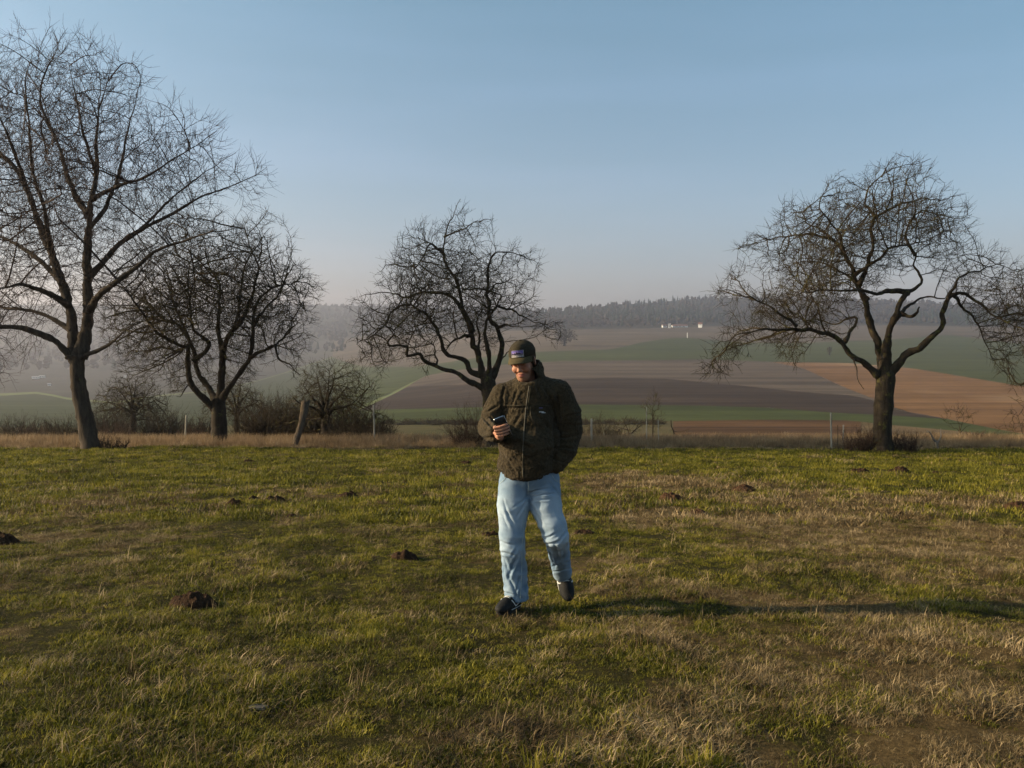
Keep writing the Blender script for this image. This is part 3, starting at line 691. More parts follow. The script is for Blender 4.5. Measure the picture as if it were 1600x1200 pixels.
tree('apple_tree', 'gnarled bare apple tree behind the man, its crown spread far to the left', 'tree', (520, 300), 2.858, None,
     ([(716, 1140), (712, 1050), (704, 960), (697, 880), (690, 830)], 78, 66),
     [([(680, 885), (612, 850), (540, 802), (460, 776), (410, 756), (384, 730), (342, 738), (334, 692), (292, 682), (250, 680), (276, 625), (245, 600), (200, 610), (150, 650)], 28, 6, -1.6),
      ([(662, 810), (612, 800), (598, 760), (560, 737), (512, 730), (482, 680), (464, 620), (430, 560), (380, 532), (338, 500), (285, 525), (235, 590), (180, 640), (110, 680)], 26, 5, -.4),
      ([(668, 830), (652, 740), (622, 630), (592, 530), (560, 420), (520, 350), (490, 270), (510, 170), (540, 95), (572, 32)], 30, 4, .8),
      ([(632, 625), (600, 560), (560, 500), (500, 455), (440, 450), (380, 452), (330, 470), (275, 450), (200, 445), (110, 462)], 24, 4, 1.4),
      ([(700, 850), (690, 700), (682, 620), (700, 555), (752, 468), (735, 450)], 26, 10, -.8),
      ([(712, 850), (742, 760), (758, 690), (742, 610), (700, 555), (694, 450), (692, 340), (722, 272), (800, 268), (925, 315)], 30, 4, .5),
      ([(742, 605), (770, 588), (790, 594)], 16, 10, -.5),
      ([(722, 500), (790, 528), (870, 570), (960, 602), (1015, 612)], 11, 3, -1.2, -.2),
      ([(625, 640), (560, 650), (510, 695), (505, 710)], 16, 9, -.9),
      ([(500, 272), (435, 238), (380, 330), (330, 275)], 12, 4, -1.2),
      ([(455, 790), (460, 700), (430, 640), (400, 590)], 10, 4, 1.2),
      ([(694, 450), (760, 400), (840, 430), (900, 440)], 9, 3, 1.6, .3),
      ([(495, 200), (560, 180), (640, 140), (720, 122)], 8, 3, -.9, .6),
      ([(705, 870), (735, 800), (760, 740), (800, 700)], 20, 8, 1.2),
      ([(640, 735), (655, 640), (650, 560), (690, 500)], 14, 5, 1.6),
      ],
     [(25, 725), (60, 650), (100, 570), (80, 460), (180, 430), (190, 350), (250, 280), (290, 215), (350, 165), (400, 135), (500, 145), (570, 65), (640, 125), (730, 150), (690, 225), (820, 215), (880, 270), (945, 310), (900, 430), (910, 500), (1015, 600), (980, 720), (880, 640), (800, 600), (700, 690), (640, 700), (560, 640), (480, 730), (430, 850), (350, 750), (300, 720), (225, 805), (150, 755), (80, 720)],
     3.2, 25.0, (M_bark, M_twig), n_attr=9000, step=.11, kill=.155, infl=1.0, jitter=.18, twig=(1.0, .12, .42, .0043), r0=.0052, weight=lambda c: np.where(c[:, 0] > 720, .26, 1) * np.where(c[:, 1] < 270, .36, 1) * np.where(c[:, 0] < 420, 1.0, .7), seed=13, gnarl=.06)
tree('apple_tree', 'gnarled bare apple tree with a stout trunk on the right, beside the dusty field', 'tree', (1080, 220), 2.3077, None,
     ([(690, 1128), (690, 1060), (691, 990), (696, 900), (702, 845)], 62, 66),
     [([(682, 868), (630, 805), (570, 758), (520, 715), (462, 690), (400, 684), (340, 676), (250, 684), (170, 700), (95, 770)], 26, 5, -1.0),
      ([(690, 840), (662, 700), (632, 610), (608, 530), (580, 465), (550, 400), (518, 360), (470, 342), (400, 342), (300, 350), (185, 376)], 32, 4, .6),
      ([(700, 830), (704, 740), (715, 680), (742, 605), (780, 555), (828, 512), (822, 475), (797, 448), (800, 405)], 36, 9, -.5),
      ([(778, 560), (740, 540), (692, 543), (645, 552), (600, 540), (540, 545), (450, 540), (350, 565)], 18, 4, -1.8, -.3),
      ([(722, 845), (780, 772), (838, 732), (880, 692), (908, 650), (912, 605), (928, 560), (980, 546), (1060, 592), (1130, 645), (1205, 690)], 32, 6, -1.0),
      ([(748, 640), (798, 580), (850, 556), (912, 562)], 16, 10, .9),
      ([(928, 562), (980, 600), (1030, 660), (1060, 730), (1085, 790)], 13, 4, .6),
      ([(760, 632), (800, 634), (826, 598)], 16, 9, -.8),
      ([(612, 520), (640, 440), (650, 370), (652, 300), (702, 258), (800, 216), (900, 206), (985, 198)], 16, 3, 1.2),
      ([(550, 402), (530, 330), (482, 262), (460, 215), (500, 150)], 13, 3, -1.0),
      ([(600, 480), (660, 430), (720, 388), (800, 370), (900, 340), (1005, 318)], 12, 3, -1.6),
      ([(395, 640), (300, 612), (252, 586), (200, 566), (150, 546), (90, 530)], 10, 3, -1.6, -1.),
      ([(652, 300), (626, 222), (650, 160), (722, 108), (865, 68)], 10, 3, 1.6, 1.),
      ([(700, 130), (720, 80), (742, 38)], 5, 2, 1.4, 1.2),
      ([(600, 800), (606, 855), (624, 895)], 6, 4, -1.0, -.6),
      ([(800, 410), (770, 340), (790, 280), (860, 250), (940, 280)], 9, 3, .6, -.4),
      ([(930, 562), (960, 500), (1020, 470), (1100, 450), (1180, 470)], 11, 3, -.4, -.8),
      ([(560, 700), (600, 655), (572, 640), (520, 660), (460, 640), (380, 640)], 14, 5, 1.6, .2),
      ([(650, 560), (560, 480), (470, 440), (380, 440), (280, 460)], 12, 3, 1.9, .6),
      ([(520, 362), (440, 300), (380, 260), (300, 300)], 9, 3, 1.4, .4),
      ],
     [(35, 835), (100, 700), (150, 640), (80, 530), (120, 500), (180, 435), (250, 440), (165, 370), (290, 310), (330, 215), (450, 195), (480, 150), (600, 140), (735, 65), (875, 95), (960, 185), (1000, 230), (1012, 310), (1010, 400), (1100, 375), (1200, 430), (1260, 600), (1190, 740), (1150, 860), (1075, 800), (1010, 660), (960, 620), (900, 540), (870, 460), (790, 440), (760, 500), (700, 470), (640, 620), (560, 690), (420, 720), (385, 830), (300, 740), (180, 800), (110, 850)],
     3.4, 22.2, (M_bark, M_twig), n_attr=14500, step=.105, kill=.148, infl=.95, jitter=.18, twig=(1.0, .11, .40, .0040), r0=.0050, weight=lambda c: np.where(c[:, 0] > 900, .42, 1) * np.where(c[:, 1] < 220, .45, 1) * np.where(c[:, 0] > 700, .75, 1), seed=14, gnarl=.06)
# crown entering from the right, its trunk just outside the picture
tree('apple_tree', 'bare apple tree at the right edge, only the tips of its crown in view', 'tree', (1500, 380), 1.0, None,
     ([(210, 330), (208, 260), (205, 200)], 30, 28),
     [([(203, 215), (170, 160), (130, 130), (90, 110), (50, 120)], 14, 4, -.6), ([(205, 205), (180, 120), (150, 60), (110, 40)], 14, 4, .8), ([(208, 205), (240, 120), (260, 60)], 14, 4, 0.),
      ([(170, 160), (130, 190), (95, 220), (75, 200)], 8, 3, .6)],
     [(38, 70), (70, 40), (100, 20), (200, -20), (320, 40), (330, 180), (230, 190), (150, 200), (90, 240), (60, 200), (45, 120)],
     2.6, 24.5, (M_bark, M_twig), n_attr=5000, step=.11, kill=.165, infl=1.0, jitter=.22, twig=(1.0, .1, .34, .0042), r0=.0048, seed=15)
# lesser trees beyond the edge
def small_tree(label, px, row_base, row_top, half, Y, seed, trunkw=9, n_attr=900, env=None, name='orchard_tree', mats=None, depth=None, lean=0, split=.35, cat='tree', group=None, limbs=5, **kw):
    H = row_base - row_top; t_ = row_base - H * split; s = Y / FPX; rg = np.random.default_rng(seed)
    tr = [(px, row_base), (px + lean * .5, (row_base + t_) / 2), (px + lean, t_)]
    L = []
    for k in range(limbs):
        a = (k + .5) / limbs * 2 - 1 + rg.uniform(-.1, .1); ex = px + lean + a * half * .75; ey = row_top + H * (.15 + .45 * a * a)
        L.append(([tr[-1], (px + lean + a * half * .22, t_ - (t_ - ey) * .45 + rg.uniform(-3, 3)), ((px + lean + ex) / 2 + a * half * .15, t_ - (t_ - ey) * .7 + rg.uniform(-3, 3)), (ex, ey)], trunkw * .55, trunkw * .15, rg.uniform(-1, 1) * half * s * .6))
    if env is None:
        a = np.linspace(0, 6.28, 14, endpoint=False); cyy = row_top + H * .42
        env = [(px + lean + math.cos(q) * half * rg.uniform(.72, 1.15), cyy - math.sin(q) * H * (.42 if math.sin(q) > 0 else .36) * rg.uniform(.75, 1.12)) for q in a]
    st_ = max(.12, H * s * .034); n_attr = int(n_attr * 2.6)
    kw.setdefault('twig', (.8, st_ * 1.1, st_ * 3.0, max(.0042, s * .17))); kw.setdefault('r0', max(.005, s * .22))
    return tree(name, label, cat, (0, 0), 1.0, None, (tr, trunkw, trunkw * .85), L, env, depth or half * s * .8, Y, mats or (M_barkd, M_twig), n_attr=n_attr, step=st_, kill=st_ * 1.3, infl=st_ * 7, jitter=.25, seed=seed, sides=6, group=group, **kw)
M_black = m_bark('far_bark', (.004, .003, .003), (.012, .010, .008), (.012, .012, .006), .6)
small_tree('bushy dark bare tree with a rounded crown, right beside the leaning post', 508, 692, 566, 84, 31, 21, 13, 2600, split=.3,
           env=[(440, 600), (470, 578), (500, 566), (540, 566), (575, 585), (592, 612), (586, 640), (615, 655), (600, 668), (560, 668), (520, 675), (470, 680), (430, 676), (418, 650), (428, 622)], limbs=7)
small_tree('smaller bare tree standing behind the forked tree, just right of its trunk', 370, 690, 575, 62, 36, 22, 9, 1800, split=.35, limbs=6)
small_tree('hazy bare tree with low crown between the walnut trunk and a thin post', 208, 690, 580, 66, 46, 23, 9, 1900, split=.4, limbs=6,
           env=[(140, 640), (160, 600), (200, 580), (240, 592), (265, 620), (270, 660), (255, 684), (200, 686), (150, 680)])
small_tree('lone bare tree standing far out in the fields above the man\'s shoulder', 882, 548, 509, 20, 850, 24, 3.8, 330, split=.38, lean=0, twig=(4, .9, 2.2, .26), r0=.28, mats=(M_black, M_black))
small_tree('tiny bare tree far out in the green field, left of the right apple trunk', 1296, 558, 541, 5, 700, 25, 1.2, 60, split=.4, twig=(1.5, .6, 1.2, .08), r0=.10)
small_tree('dark bare bush-like tree on the far field edge below the wooded hill', 985, 510, 498, 11, 1290, 26, 2, 90, split=.3, twig=(2.5, 1.5, 3, .22), r0=.2)
tree('orchard_tree', 'small leafless tree with a slanting trunk and flat spreading branches, right of the man', 'tree', (880, 560), 5.0, None,
     ([(545, 690), (525, 640), (510, 600)], 18, 14),
     [([(512, 602), (470, 598), (430, 608), (400, 612)], 9, 4, -.5), ([(510, 600), (560, 560), (600, 530), (660, 510)], 10, 4, .3),
      ([(512, 600), (505, 560), (480, 510), (440, 495)], 9, 4, .3), ([(505, 560), (440, 540), (390, 540), (380, 580)], 7, 3, .8)],
     [(340, 560), (380, 490), (480, 470), (640, 490), (660, 530), (580, 560), (540, 590), (430, 640), (350, 640)], 1.0, 42, (M_barkd, M_twig), n_attr=330, step=.2, kill=.34, infl=1.6, twig=(.9, .15, .4, .008), r0=.009, seed=31)
tree('dead_tree', 'curved dark dead stem leaning at the left end of the orange ploughed field', 'tree', (880, 560), 5.0, None,
     ([(852, 690), (864, 620), (862, 570), (845, 530), (842, 485)], 15, 8),
     [([(858, 560), (890, 575), (930, 570), (960, 560)], 4, 2, .3), ([(864, 600), (900, 610), (920, 570)], 3, 2, -.3)],
     [(850, 540), (960, 540), (970, 590), (900, 620), (860, 600)], .4, 42, (M_barkd, M_twig), n_attr=30, step=.2, kill=.34, infl=1.6, twig=(.3, .1, .3, .007), r0=.008, seed=32)
tree('dead_tree', 'pale forked dead branch stuck upright in the ground, right of the right apple tree', 'dead branch', (1180, 540), 3.8095, None,
     ([(1090, 604), (1082, 590), (1072, 570)], 16, 13),
     [([(1074, 572), (1058, 535), (1040, 515), (1018, 508)], 11, 6, -.1), ([(1086, 588), (1100, 560), (1108, 530), (1106, 488)], 11, 6, .1)],
     [(1020, 500), (1050, 500), (1060, 540), (1030, 530)], .1, 24.5, (M_dead, M_dead), n_attr=3, step=.1, kill=.2, twig=(.02, .05, .1, .004), seed=33, flare=1.0)
tree('orchard_tree', 'small crooked dark tree at the right edge, low beside the dusty field', 'tree', (1180, 540), 3.8095, None,
     ([(1580, 590), (1578, 570), (1582, 552)], 14, 12),
     [([(1580, 556), (1562, 540), (1548, 528)], 8, 4, -.1), ([(1582, 556), (1600, 535), (1640, 500), (1660, 450)], 8, 4, .1), ([(1562, 540), (1520, 560), (1490, 560), (1440, 540)], 5, 3, .3), ([(1600, 535), (1560, 420), (1530, 380), (1480, 440)], 4, 2, .5)],
     [(1420, 500), (1500, 420), (1560, 330), (1700, 330), (1750, 500), (1650, 560), (1500, 590)], 1.2, 30, (M_barkd, M_twig), n_attr=260, step=.18, kill=.32, twig=(.7, .1, .4, .006), r0=.006, seed=34)
small_tree('thin young tree with bare upright twigs right of the forked dead branch', 1500, 690, 640, 26, 31, 35, 3, 240, split=.25, limbs=4, trop=(0, 0, .2))
small_tree('slender bare sapling rising among the fence posts right of the man', 1020, 690, 612, 18, 44, 36, 2.0, 60, split=.5, limbs=3, trop=(0, 0, .3))

# ---- shrubs: many stems from the ground
def shrub(label, px, row, wpx, hpx, Y, n, seed, mat=None, r0=.005, up=.9, group=None, name='bare_shrub'):
    rg = np.random.default_rng(seed); s = Y / FPX; b = unproj(px, row, Y); z = float(bank_z(b[0], b[1])) if Y < 42 else b[2]
    root_loc = (b[0], b[1], z); H = hpx * s; Wd = wpx * s * .5
    p = np.c_[rg.uniform(-.8, .8, n) * Wd, rg.uniform(-.45, .45, n) * Wd * .6, np.full(n, -.05)]; hh = H * rg.uniform(.45, 1.05, n) * (1 - .45 * (np.abs(p[:, 0]) / Wd) ** 2); d = np.c_[rg.normal(0, .3, n) + p[:, 0] / Wd * .35, rg.normal(0, .3, n), np.full(n, up)]
    d /= np.linalg.norm(d, axis=1)[:, None]; Vs, Fs = [], []; rr = np.full(n, r0 * 1.8); L = hh / 6
    tips = []
    for k in range(6):
        q = p + d * L[:, None]; r2 = rr * .82; v, f = frusta(p, q, rr, r2, 3); Vs.append(v); Fs.append(f); tips.append((q.copy(), d.copy(), r2.copy(), L.copy())); d = d + rg.normal(0, .2, d.shape) + (0, 0, .05); d /= np.linalg.norm(d, axis=1)[:, None]; p = q; rr = r2
    for (q, d, r2, L_) in tips[1:]:
        for rep in range(2 if n < 150 else 1 + (len(Vs) % 2)):
            d3 = d + rg.normal(0, .55, d.shape); d3 /= np.linalg.norm(d3, axis=1)[:, None]; e = q + d3 * (L_ * rg.uniform(.7, 1.6, n))[:, None]; v, f = frusta(q, e, r2 * .7, r2 * .4, 3); Vs.append(v); Fs.append(f)
            d4 = d3 + rg.normal(0, .5, d.shape); m_ = q * .4 + e * .6; v, f = frusta(m_, m_ + d4 * (L_ * .6)[:, None], r2 * .5, r2 * .3, 3); Vs.append(v); Fs.append(f)
    off = 0; FF = []
    for v, f in zip(Vs, Fs): FF.append(f + off); off += len(v)
    o = obj(name, np.concatenate(Vs), np.concatenate(FF), mat or M_shrub, loc=root_loc); tag(o, label, 'shrub', group); return o
M_shrub = m_bark('shrub_stems', (.045, .028, .020), (.11, .070, .048), (.09, .07, .03), .66)
M_shrubd = m_bark('shrub_dark', (.025, .019, .013), (.06, .045, .03), (.06, .055, .02), .6)
shrub('tangle of bare reddish brown shoots at the foot of the centre apple tree', 742, 694, 80, 74, 25.6, 130, 1)
shrub('bare reddish shoots round the foot of the right apple tree, left of its trunk', 1350, 706, 64, 46, 22.3, 130, 2)
shrub('bare reddish shoots round the foot of the right apple tree, right of its trunk', 1410, 706, 56, 40, 22.2, 100, 3)
shrub('low dark bramble at the foot of the walnut tree', 158, 700, 90, 26, 24.1, 150, 4, M_shrubd)
shrub('brown bare shrub directly left of the walnut trunk', 108, 692, 90, 48, 33, 200, 5, M_shrubd, r0=.008)
shrub('grey brown bare shrub halfway between the walnut and the left edge', 60, 691, 80, 36, 36, 140, 6)
shrub('dark low shrub cut by the left edge of the picture', 8, 692, 70, 32, 36, 150, 7, M_shrubd)
shrub('low bare shrub behind the walnut trunk on its right', 180, 690, 60, 40, 38, 120, 8)
shrub('brown bare undergrowth between the forked tree and the leaning post', 410, 691, 90, 70, 33, 230, 9, M_shrubd, r0=.008)
shrub('dark undergrowth to the left of the forked tree trunk', 300, 690, 60, 30, 36, 100, 10)
shrub('tangled undergrowth at the foot of the rounded dark tree', 545, 692, 90, 34, 30, 170, 11, M_shrubd)
shrub('low dark bush to the right of the thin post beside the rounded tree', 604, 691, 44, 26, 36, 90, 12, M_shrubd)
shrub('bare brown shrub just right of the man behind the white post', 932, 690, 66, 48, 36, 130, 13, M_shrubd)
shrub('wispy low shrub between the white posts right of the man', 962, 690, 40, 28, 36, 60, 14)
shrub('wispy bare shrub low at the right, beyond the forked dead branch', 1535, 692, 80, 26, 28, 110, 15)
shrub('fine bare shoots behind the right apple trunk on its right', 1440, 692, 60, 30, 28, 70, 16)

shrub('tall dark tangle of brush between the leaning post and the forked tree', 432, 690, 90, 84, 34, 330, 21, M_shrubd, r0=.009)
shrub('brush filling the gap right behind the leaning post', 478, 690, 70, 64, 35, 260, 22, M_shrubd, r0=.009)
shrub('low spreading brush at the right foot of the rounded dark tree', 575, 691, 80, 50, 33, 240, 23, M_shrubd, r0=.009)
shrub('hazy brush behind the low hazy tree, to its left', 165, 689, 80, 60, 44, 200, 24, M_shrubd, r0=.011)
shrub('hazy brush to the right of the low hazy tree', 255, 689, 80, 56, 44, 200, 25, M_shrubd, r0=.011)
shrub('faint brush between the thin pale post and the forked tree', 315, 689, 56, 44, 42, 130, 26, M_shrubd, r0=.011)
shrub('bare hedge bush far left behind the cut-off shrub', 30, 689, 110, 44, 44, 230, 27, M_shrubd, r0=.011)
shrub('thick dark brush behind the rounded dark tree, filling its lower crown', 520, 690, 120, 84, 34, 300, 28, M_shrubd, r0=.009)
# ---- posts
t = NT('post_wood'); f = t.noise(t.gen(), 14, 4, .7, sc3=(4, 4, .6)); M_post = t.bsdf(t.ramp(f, [(.3, (.22, .19, .15)), (.7, (.52, .48, .40))]), .9, .1, f, .01)
t = NT('old_trunk_wood'); f = t.noise(t.gen(), 10, 5, .7, .3, sc3=(3, 3, .5)); M_stump = t.bsdf(t.ramp(f, [(.3, (.045, .034, .024)), (.7, (.16, .12, .085))]), .95, .1, f, .05)
def post(label, px, r0_, px2, r1_, wpx, Y, mat=None, name='fence_post', cat='post', group='thin fence posts along the meadow edge', rough=.05, dy=0.0):
    a = unproj(px, r0_, Y); b = unproj(px2, r1_, Y + dy); gz = float(bank_z(a[0], a[1])) if Y < 42 else a[2]; a[2] = min(a[2], gz) - .05
    n = 9; P = a + (b - a) * np.linspace(0, 1, n)[:, None]; r_ = wpx * Y / FPX * .5; P[:, 0] += r_ * .25 * vnoise(P, .4)
    V, F, Fc = tube(P, np.full(n, r_) * (1 - .12 * np.linspace(0, 1, n)), 10, rough, 3); o = obj(name, V - a, [F, Fc], mat or M_post, loc=tuple(a)); tag(o, label, cat, group); return o
post('thin pale fence post between the walnut and the forked tree', 289, 692, 291, 649, 2.6, 29)
post('shorter darker stake close beside the thin pale post left of the forked tree', 285.5, 692, 286, 672, 1.6, 29, M_stump)
post('thin pale fence post right of the rounded dark tree', 585, 692, 583.5, 633, 2.4, 28)
post('thin grey stake just right of the pale post beside the rounded tree', 591.5, 692, 592, 661, 1.2, 28, M_stump)
post('pale thicker fence post just right of the man', 924.5, 695, 924, 654, 3.0, 26.5)
post('very thin tall stake in the middle of the gap right of the man', 1010.5, 694, 1010, 636, 1.5, 27.5)
post('very thin pale stake beside the tall one, left of the curved dead stem', 1029, 694, 1028.5, 656, 1.3, 27.5)
post('tall white fence post left of the right apple tree', 1299.5, 701, 1298, 645, 2.7, 24.5)
post('thin dark stake just right of the tall white post by the right apple tree', 1309, 701, 1309, 664, 1.3, 24.5, M_stump)
post('shorter pale post between the tall white post and the right apple tree', 1317, 697, 1318, 664, 2.2, 26)
post('very thin pale stake among the scrub right of the man', 943.5, 690, 943.5, 676, 1.2, 30)
# leaning old trunk
a = unproj(458, 698, 25.4); b = unproj(477, 629, 26.0); gz = float(bank_z(a[0], a[1])); a[2] = gz - .05; f = np.linspace(0, 1, 16)[:, None]
P = a * (1 - f) + b * f; P[:, 0] += .05 * np.sin(f[:, 0] * 3.0); r_ = (9.5 + 3.5 * f[:, 0] ** 2) * 25.4 / FPX * .5
V, F, Fc = tube(P, r_, 14, .22, 4); V2, F2, Fc2 = tube([P[-2], P[-1] + (.04, 0, .02), P[-1] + (.14, 0, .05)], [.06, .06, .04], 8, .2, 6)
V3, F3, Fc3 = tube([P[-1] + (-.02, 0, -.05), P[-1] + (-.03, 0, .06), P[-1] + (-.02, 0, .12)], [.05, .035, .02], 7, .2, 8)
root = thing('leaning_trunk', 'thick broken grey trunk leaning right, left of the rounded dark tree', 'dead trunk', tuple(a))
obj('stem', V - a, [F, Fc], M_stump, root); obj('stub', V2 - a, [F2, Fc2], M_stump, root); obj('stub', V3 - a, [F3, Fc3], M_stump, root)

# ---- far woods on the hills
def woods(name, label, pxr, rowf, n, seed, size, big_share=.3):
    rg = np.random.default_rng(seed); px = rg.uniform(pxr[0], pxr[1], n); f = rg.random(n); P = terr(px, rowf(px, f))
    d = P[:, 1]; conif = vnoise(P[:, :2], 260, 5.) + rg.normal(0, .35, n) > big_share
    P0 = []; F0 = []; S = 6; a = np.arange(S) / S * 6.283
    prof = {True: [(0.10, .50), (.12, 1.0), (.55, .62), (.8, .3), (1.0, .02)], False: [(.12, .35), (.35, .95), (.6, 1.05), (.85, .7), (1.0, .15)]}
    for kind in (True, False):
        m_ = conif == kind; q = P[m_]; k = len(q); h = rg.uniform(.7, 1.25, k) * size * (1.15 if kind else .9); w_ = h * (.22 if kind else .36) * rg.uniform(.8, 1.2, k); rings = []
        for (zf, rf) in prof[kind]:
            ph = rg.random(k) * 6.28; r_ = w_[:, None] * rf * rg.uniform(.72, 1.25, (k, S)); rings.append(q[:, None] + np.stack([r_ * np.cos(a + ph[:, None]), r_ * np.sin(a + ph[:, None]), np.broadcast_to((h * zf)[:, None], r_.shape) + h[:, None] * .05 * rg.normal(0, 1, r_.shape) * (zf < 1)], -1))
        V = np.stack(rings, 1); nr = len(prof[kind]); o = (np.arange(k) * nr * S)[:, None, None]; i = (np.arange(nr - 1) * S)[None, :, None]; j = np.arange(S); j2 = (j + 1) % S
        F = np.stack(np.broadcast_arrays(o + i + j, o + i + j2, o + i + S + j2, o + i + S + j), -1).reshape(-1, 4)
        t = NT('conifers' if kind else 'bare_wood'); p = t.pos(); fn = t.noise(p, .05, 4, .6)
        mt = t.bsdf(t.ramp(fn, [(.3, (.010, .018, .013)), (.7, (.022, .033, .022))] if kind else [(.3, (.026, .021, .018)), (.7, (.050, .040, .033))]), .95, .05)
        oo = obj(name, V.reshape(-1, 3), F, mt, smooth=False); tag(oo, label[kind], 'woodland', kind='stuff')
woods('distant_woods', {True: 'dark conifers on the hill beyond the fields', False: 'bare brown woodland on the hill beyond the fields'}, (500, 1950), lambda px, f: B0(px) + (B1(px) - 2 - B0(px)) * f ** 1.1, 4300, 41, 10)
woods('hazy_woods', {True: 'hazy conifers on the hill at the left', False: 'hazy bare woodland on the hill at the left'}, (-500, 540), lambda px, f: B0(px) + (C1(px) + 20 - B0(px)) * f, 2000, 42, 12, .8)
# hedge line below the crop field, left of the man
rg = np.random.default_rng(8); Vs, Fs, off = [], [], 0
hp = terr(600 + 435 * rg.random(130) ** 1.0, rg.normal(662.5, 1.0, 130))
for a in hp:
    k = 26; d = rg.normal(0, 1, (k, 3)) * (1, 1, .4) + (0, 0, 1.2); d /= np.linalg.norm(d, axis=1)[:, None]; v, f = frusta(np.repeat(a[None], k, 0) + rg.normal(0, .5, (k, 3)) * (1, 1, 0), a + d * rg.uniform(.2, 1.3, k)[:, None] + rg.normal(0, .5, (k, 3)) * (1, 1, 0), np.full(k, .05), np.full(k, .02), 3); Vs.append(v); Fs.append(f + off); off += len(v)
tag(obj('hedge', np.concatenate(Vs), np.concatenate(Fs), M_twig), 'low dark broken hedge line across the slope behind the man', 'hedge', kind='stuff')
# ---- farm buildings far off
t = NT('white_wall'); M_wall = t.bsdf((.80, .78, .74), .8, .2)
t = NT('tile_roof'); f = t.noise(t.gen(), 1.5, 3); M_roof = t.bsdf(t.ramp(f, [(.3, (.14, .07, .05)), (.7, (.20, .10, .075))]), .8, .2)
t = NT('grey_roof'); M_roofg = t.bsdf((.30, .29, .30), .5, .4)
t = NT('dark_glass'); M_glass = t.bsdf((.03, .035, .04), .15, .5)
def house(label, px, row, wpx, hpx, rpx, Y, wm, rm, name='farm_building', cat='building', dpx=None, rot=.2, nwin=3):
    s = Y / FPX; b = unproj(px, row, Y); W_ = wpx * s / 2; H = hpx * s; RH = rpx * s; Dp = (dpx or wpx * .5) * s / 2
    root = thing(name, label, cat, tuple(b)); root.rotation_euler = (0, 0, rot)
    V = np.array([(x, y, z) for z in (-3, H) for (x, y) in ((-W_, -Dp), (W_, -Dp), (W_, Dp), (-W_, Dp))] + [(-W_, 0, H + RH - .05), (W_, 0, H + RH - .05)], float)
    obj('wall', V, [[[0, 1, 5, 4], [1, 2, 6, 5], [2, 3, 7, 6], [3, 0, 4, 7]], [[4, 8, 7], [5, 6, 9]]], wm, root, smooth=False)
    e = .4; V = np.array([(-W_ - e, -Dp - e, H - .3), (W_ + e, -Dp - e, H - .3), (W_ + e, 0, H + RH), (-W_ - e, 0, H + RH), (-W_ - e, Dp + e, H - .3), (W_ + e, Dp + e, H - .3)], float); V = np.concatenate([V, V + (0, 0, .35)])
    obj('roof', V, [[[0, 3, 2, 1], [3, 4, 5, 2], [6, 7, 8, 9], [9, 8, 11, 10], [0, 1, 7, 6], [4, 10, 11, 5], [0, 6, 9, 3], [3, 9, 10, 4], [1, 2, 8, 7], [2, 5, 11, 8]]], rm, root, smooth=False)
    for k in range(nwin):
        x = -W_ * .7 + 1.4 * W_ * (k + .5) / nwin; ww, hh = W_ * .14, H * .18
        V = np.array([(x + a * ww, -Dp - c, H * .5 + q * hh) for c in (.0, .06) for (a, q) in ((-1, -1), (1, -1), (1, 1), (-1, 1))]); obj('window', V, [[[4, 5, 6, 7], [0, 1, 5, 4], [2, 3, 7, 6], [1, 2, 6, 5], [3, 0, 4, 7]]], M_glass, root, smooth=False)
    return root
Yb = float(dist_at(1040, 510)) - 20
house('small white farmhouse far away at the hill foot, left of a taller block', 1038, 512, 7, 3.2, 2, Yb, M_wall, M_roof)
house('white block right beside the small farmhouse, the taller of the pair', 1046, 512, 3.5, 4.5, 1.5, Yb - 12, M_wall, M_roofg, rot=-.1, nwin=2)
house('long low dark roofed barn stretching right of the far white farmhouse', 1062, 511, 24, 2.0, 1.6, Yb + 10, M_wall, M_roof, name='barn', dpx=6, rot=.05)
house('far white house with brown roof on the hill foot, right of the barn', 1094, 509, 6, 2.6, 2.4, Yb - 5, M_wall, M_roof, nwin=2, rot=-.3)
for (px_, row_, w_, lb) in ((56, 590, 10, 'long pale building in the misty valley at far left, upper one'), (66, 588.5, 8, 'pale building directly right of the upper one in the misty valley'), (77, 601, 4, 'small white house lower down in the misty valley at left'), (195, 588, 3.5, 'tiny white house seen between walnut and forked tree in the mist')):
    house(lb, px_, row_ + 1, w_, 1.6, 1.0, float(dist_at(px_, row_)) - 30, M_wall, M_roofg, nwin=2, rot=.1, cat='building')
post('small white marker column standing far out in the crop field', 1074, 528, 1074, 520, .9, 1000, M_wall, 'marker_column', 'marker', None)
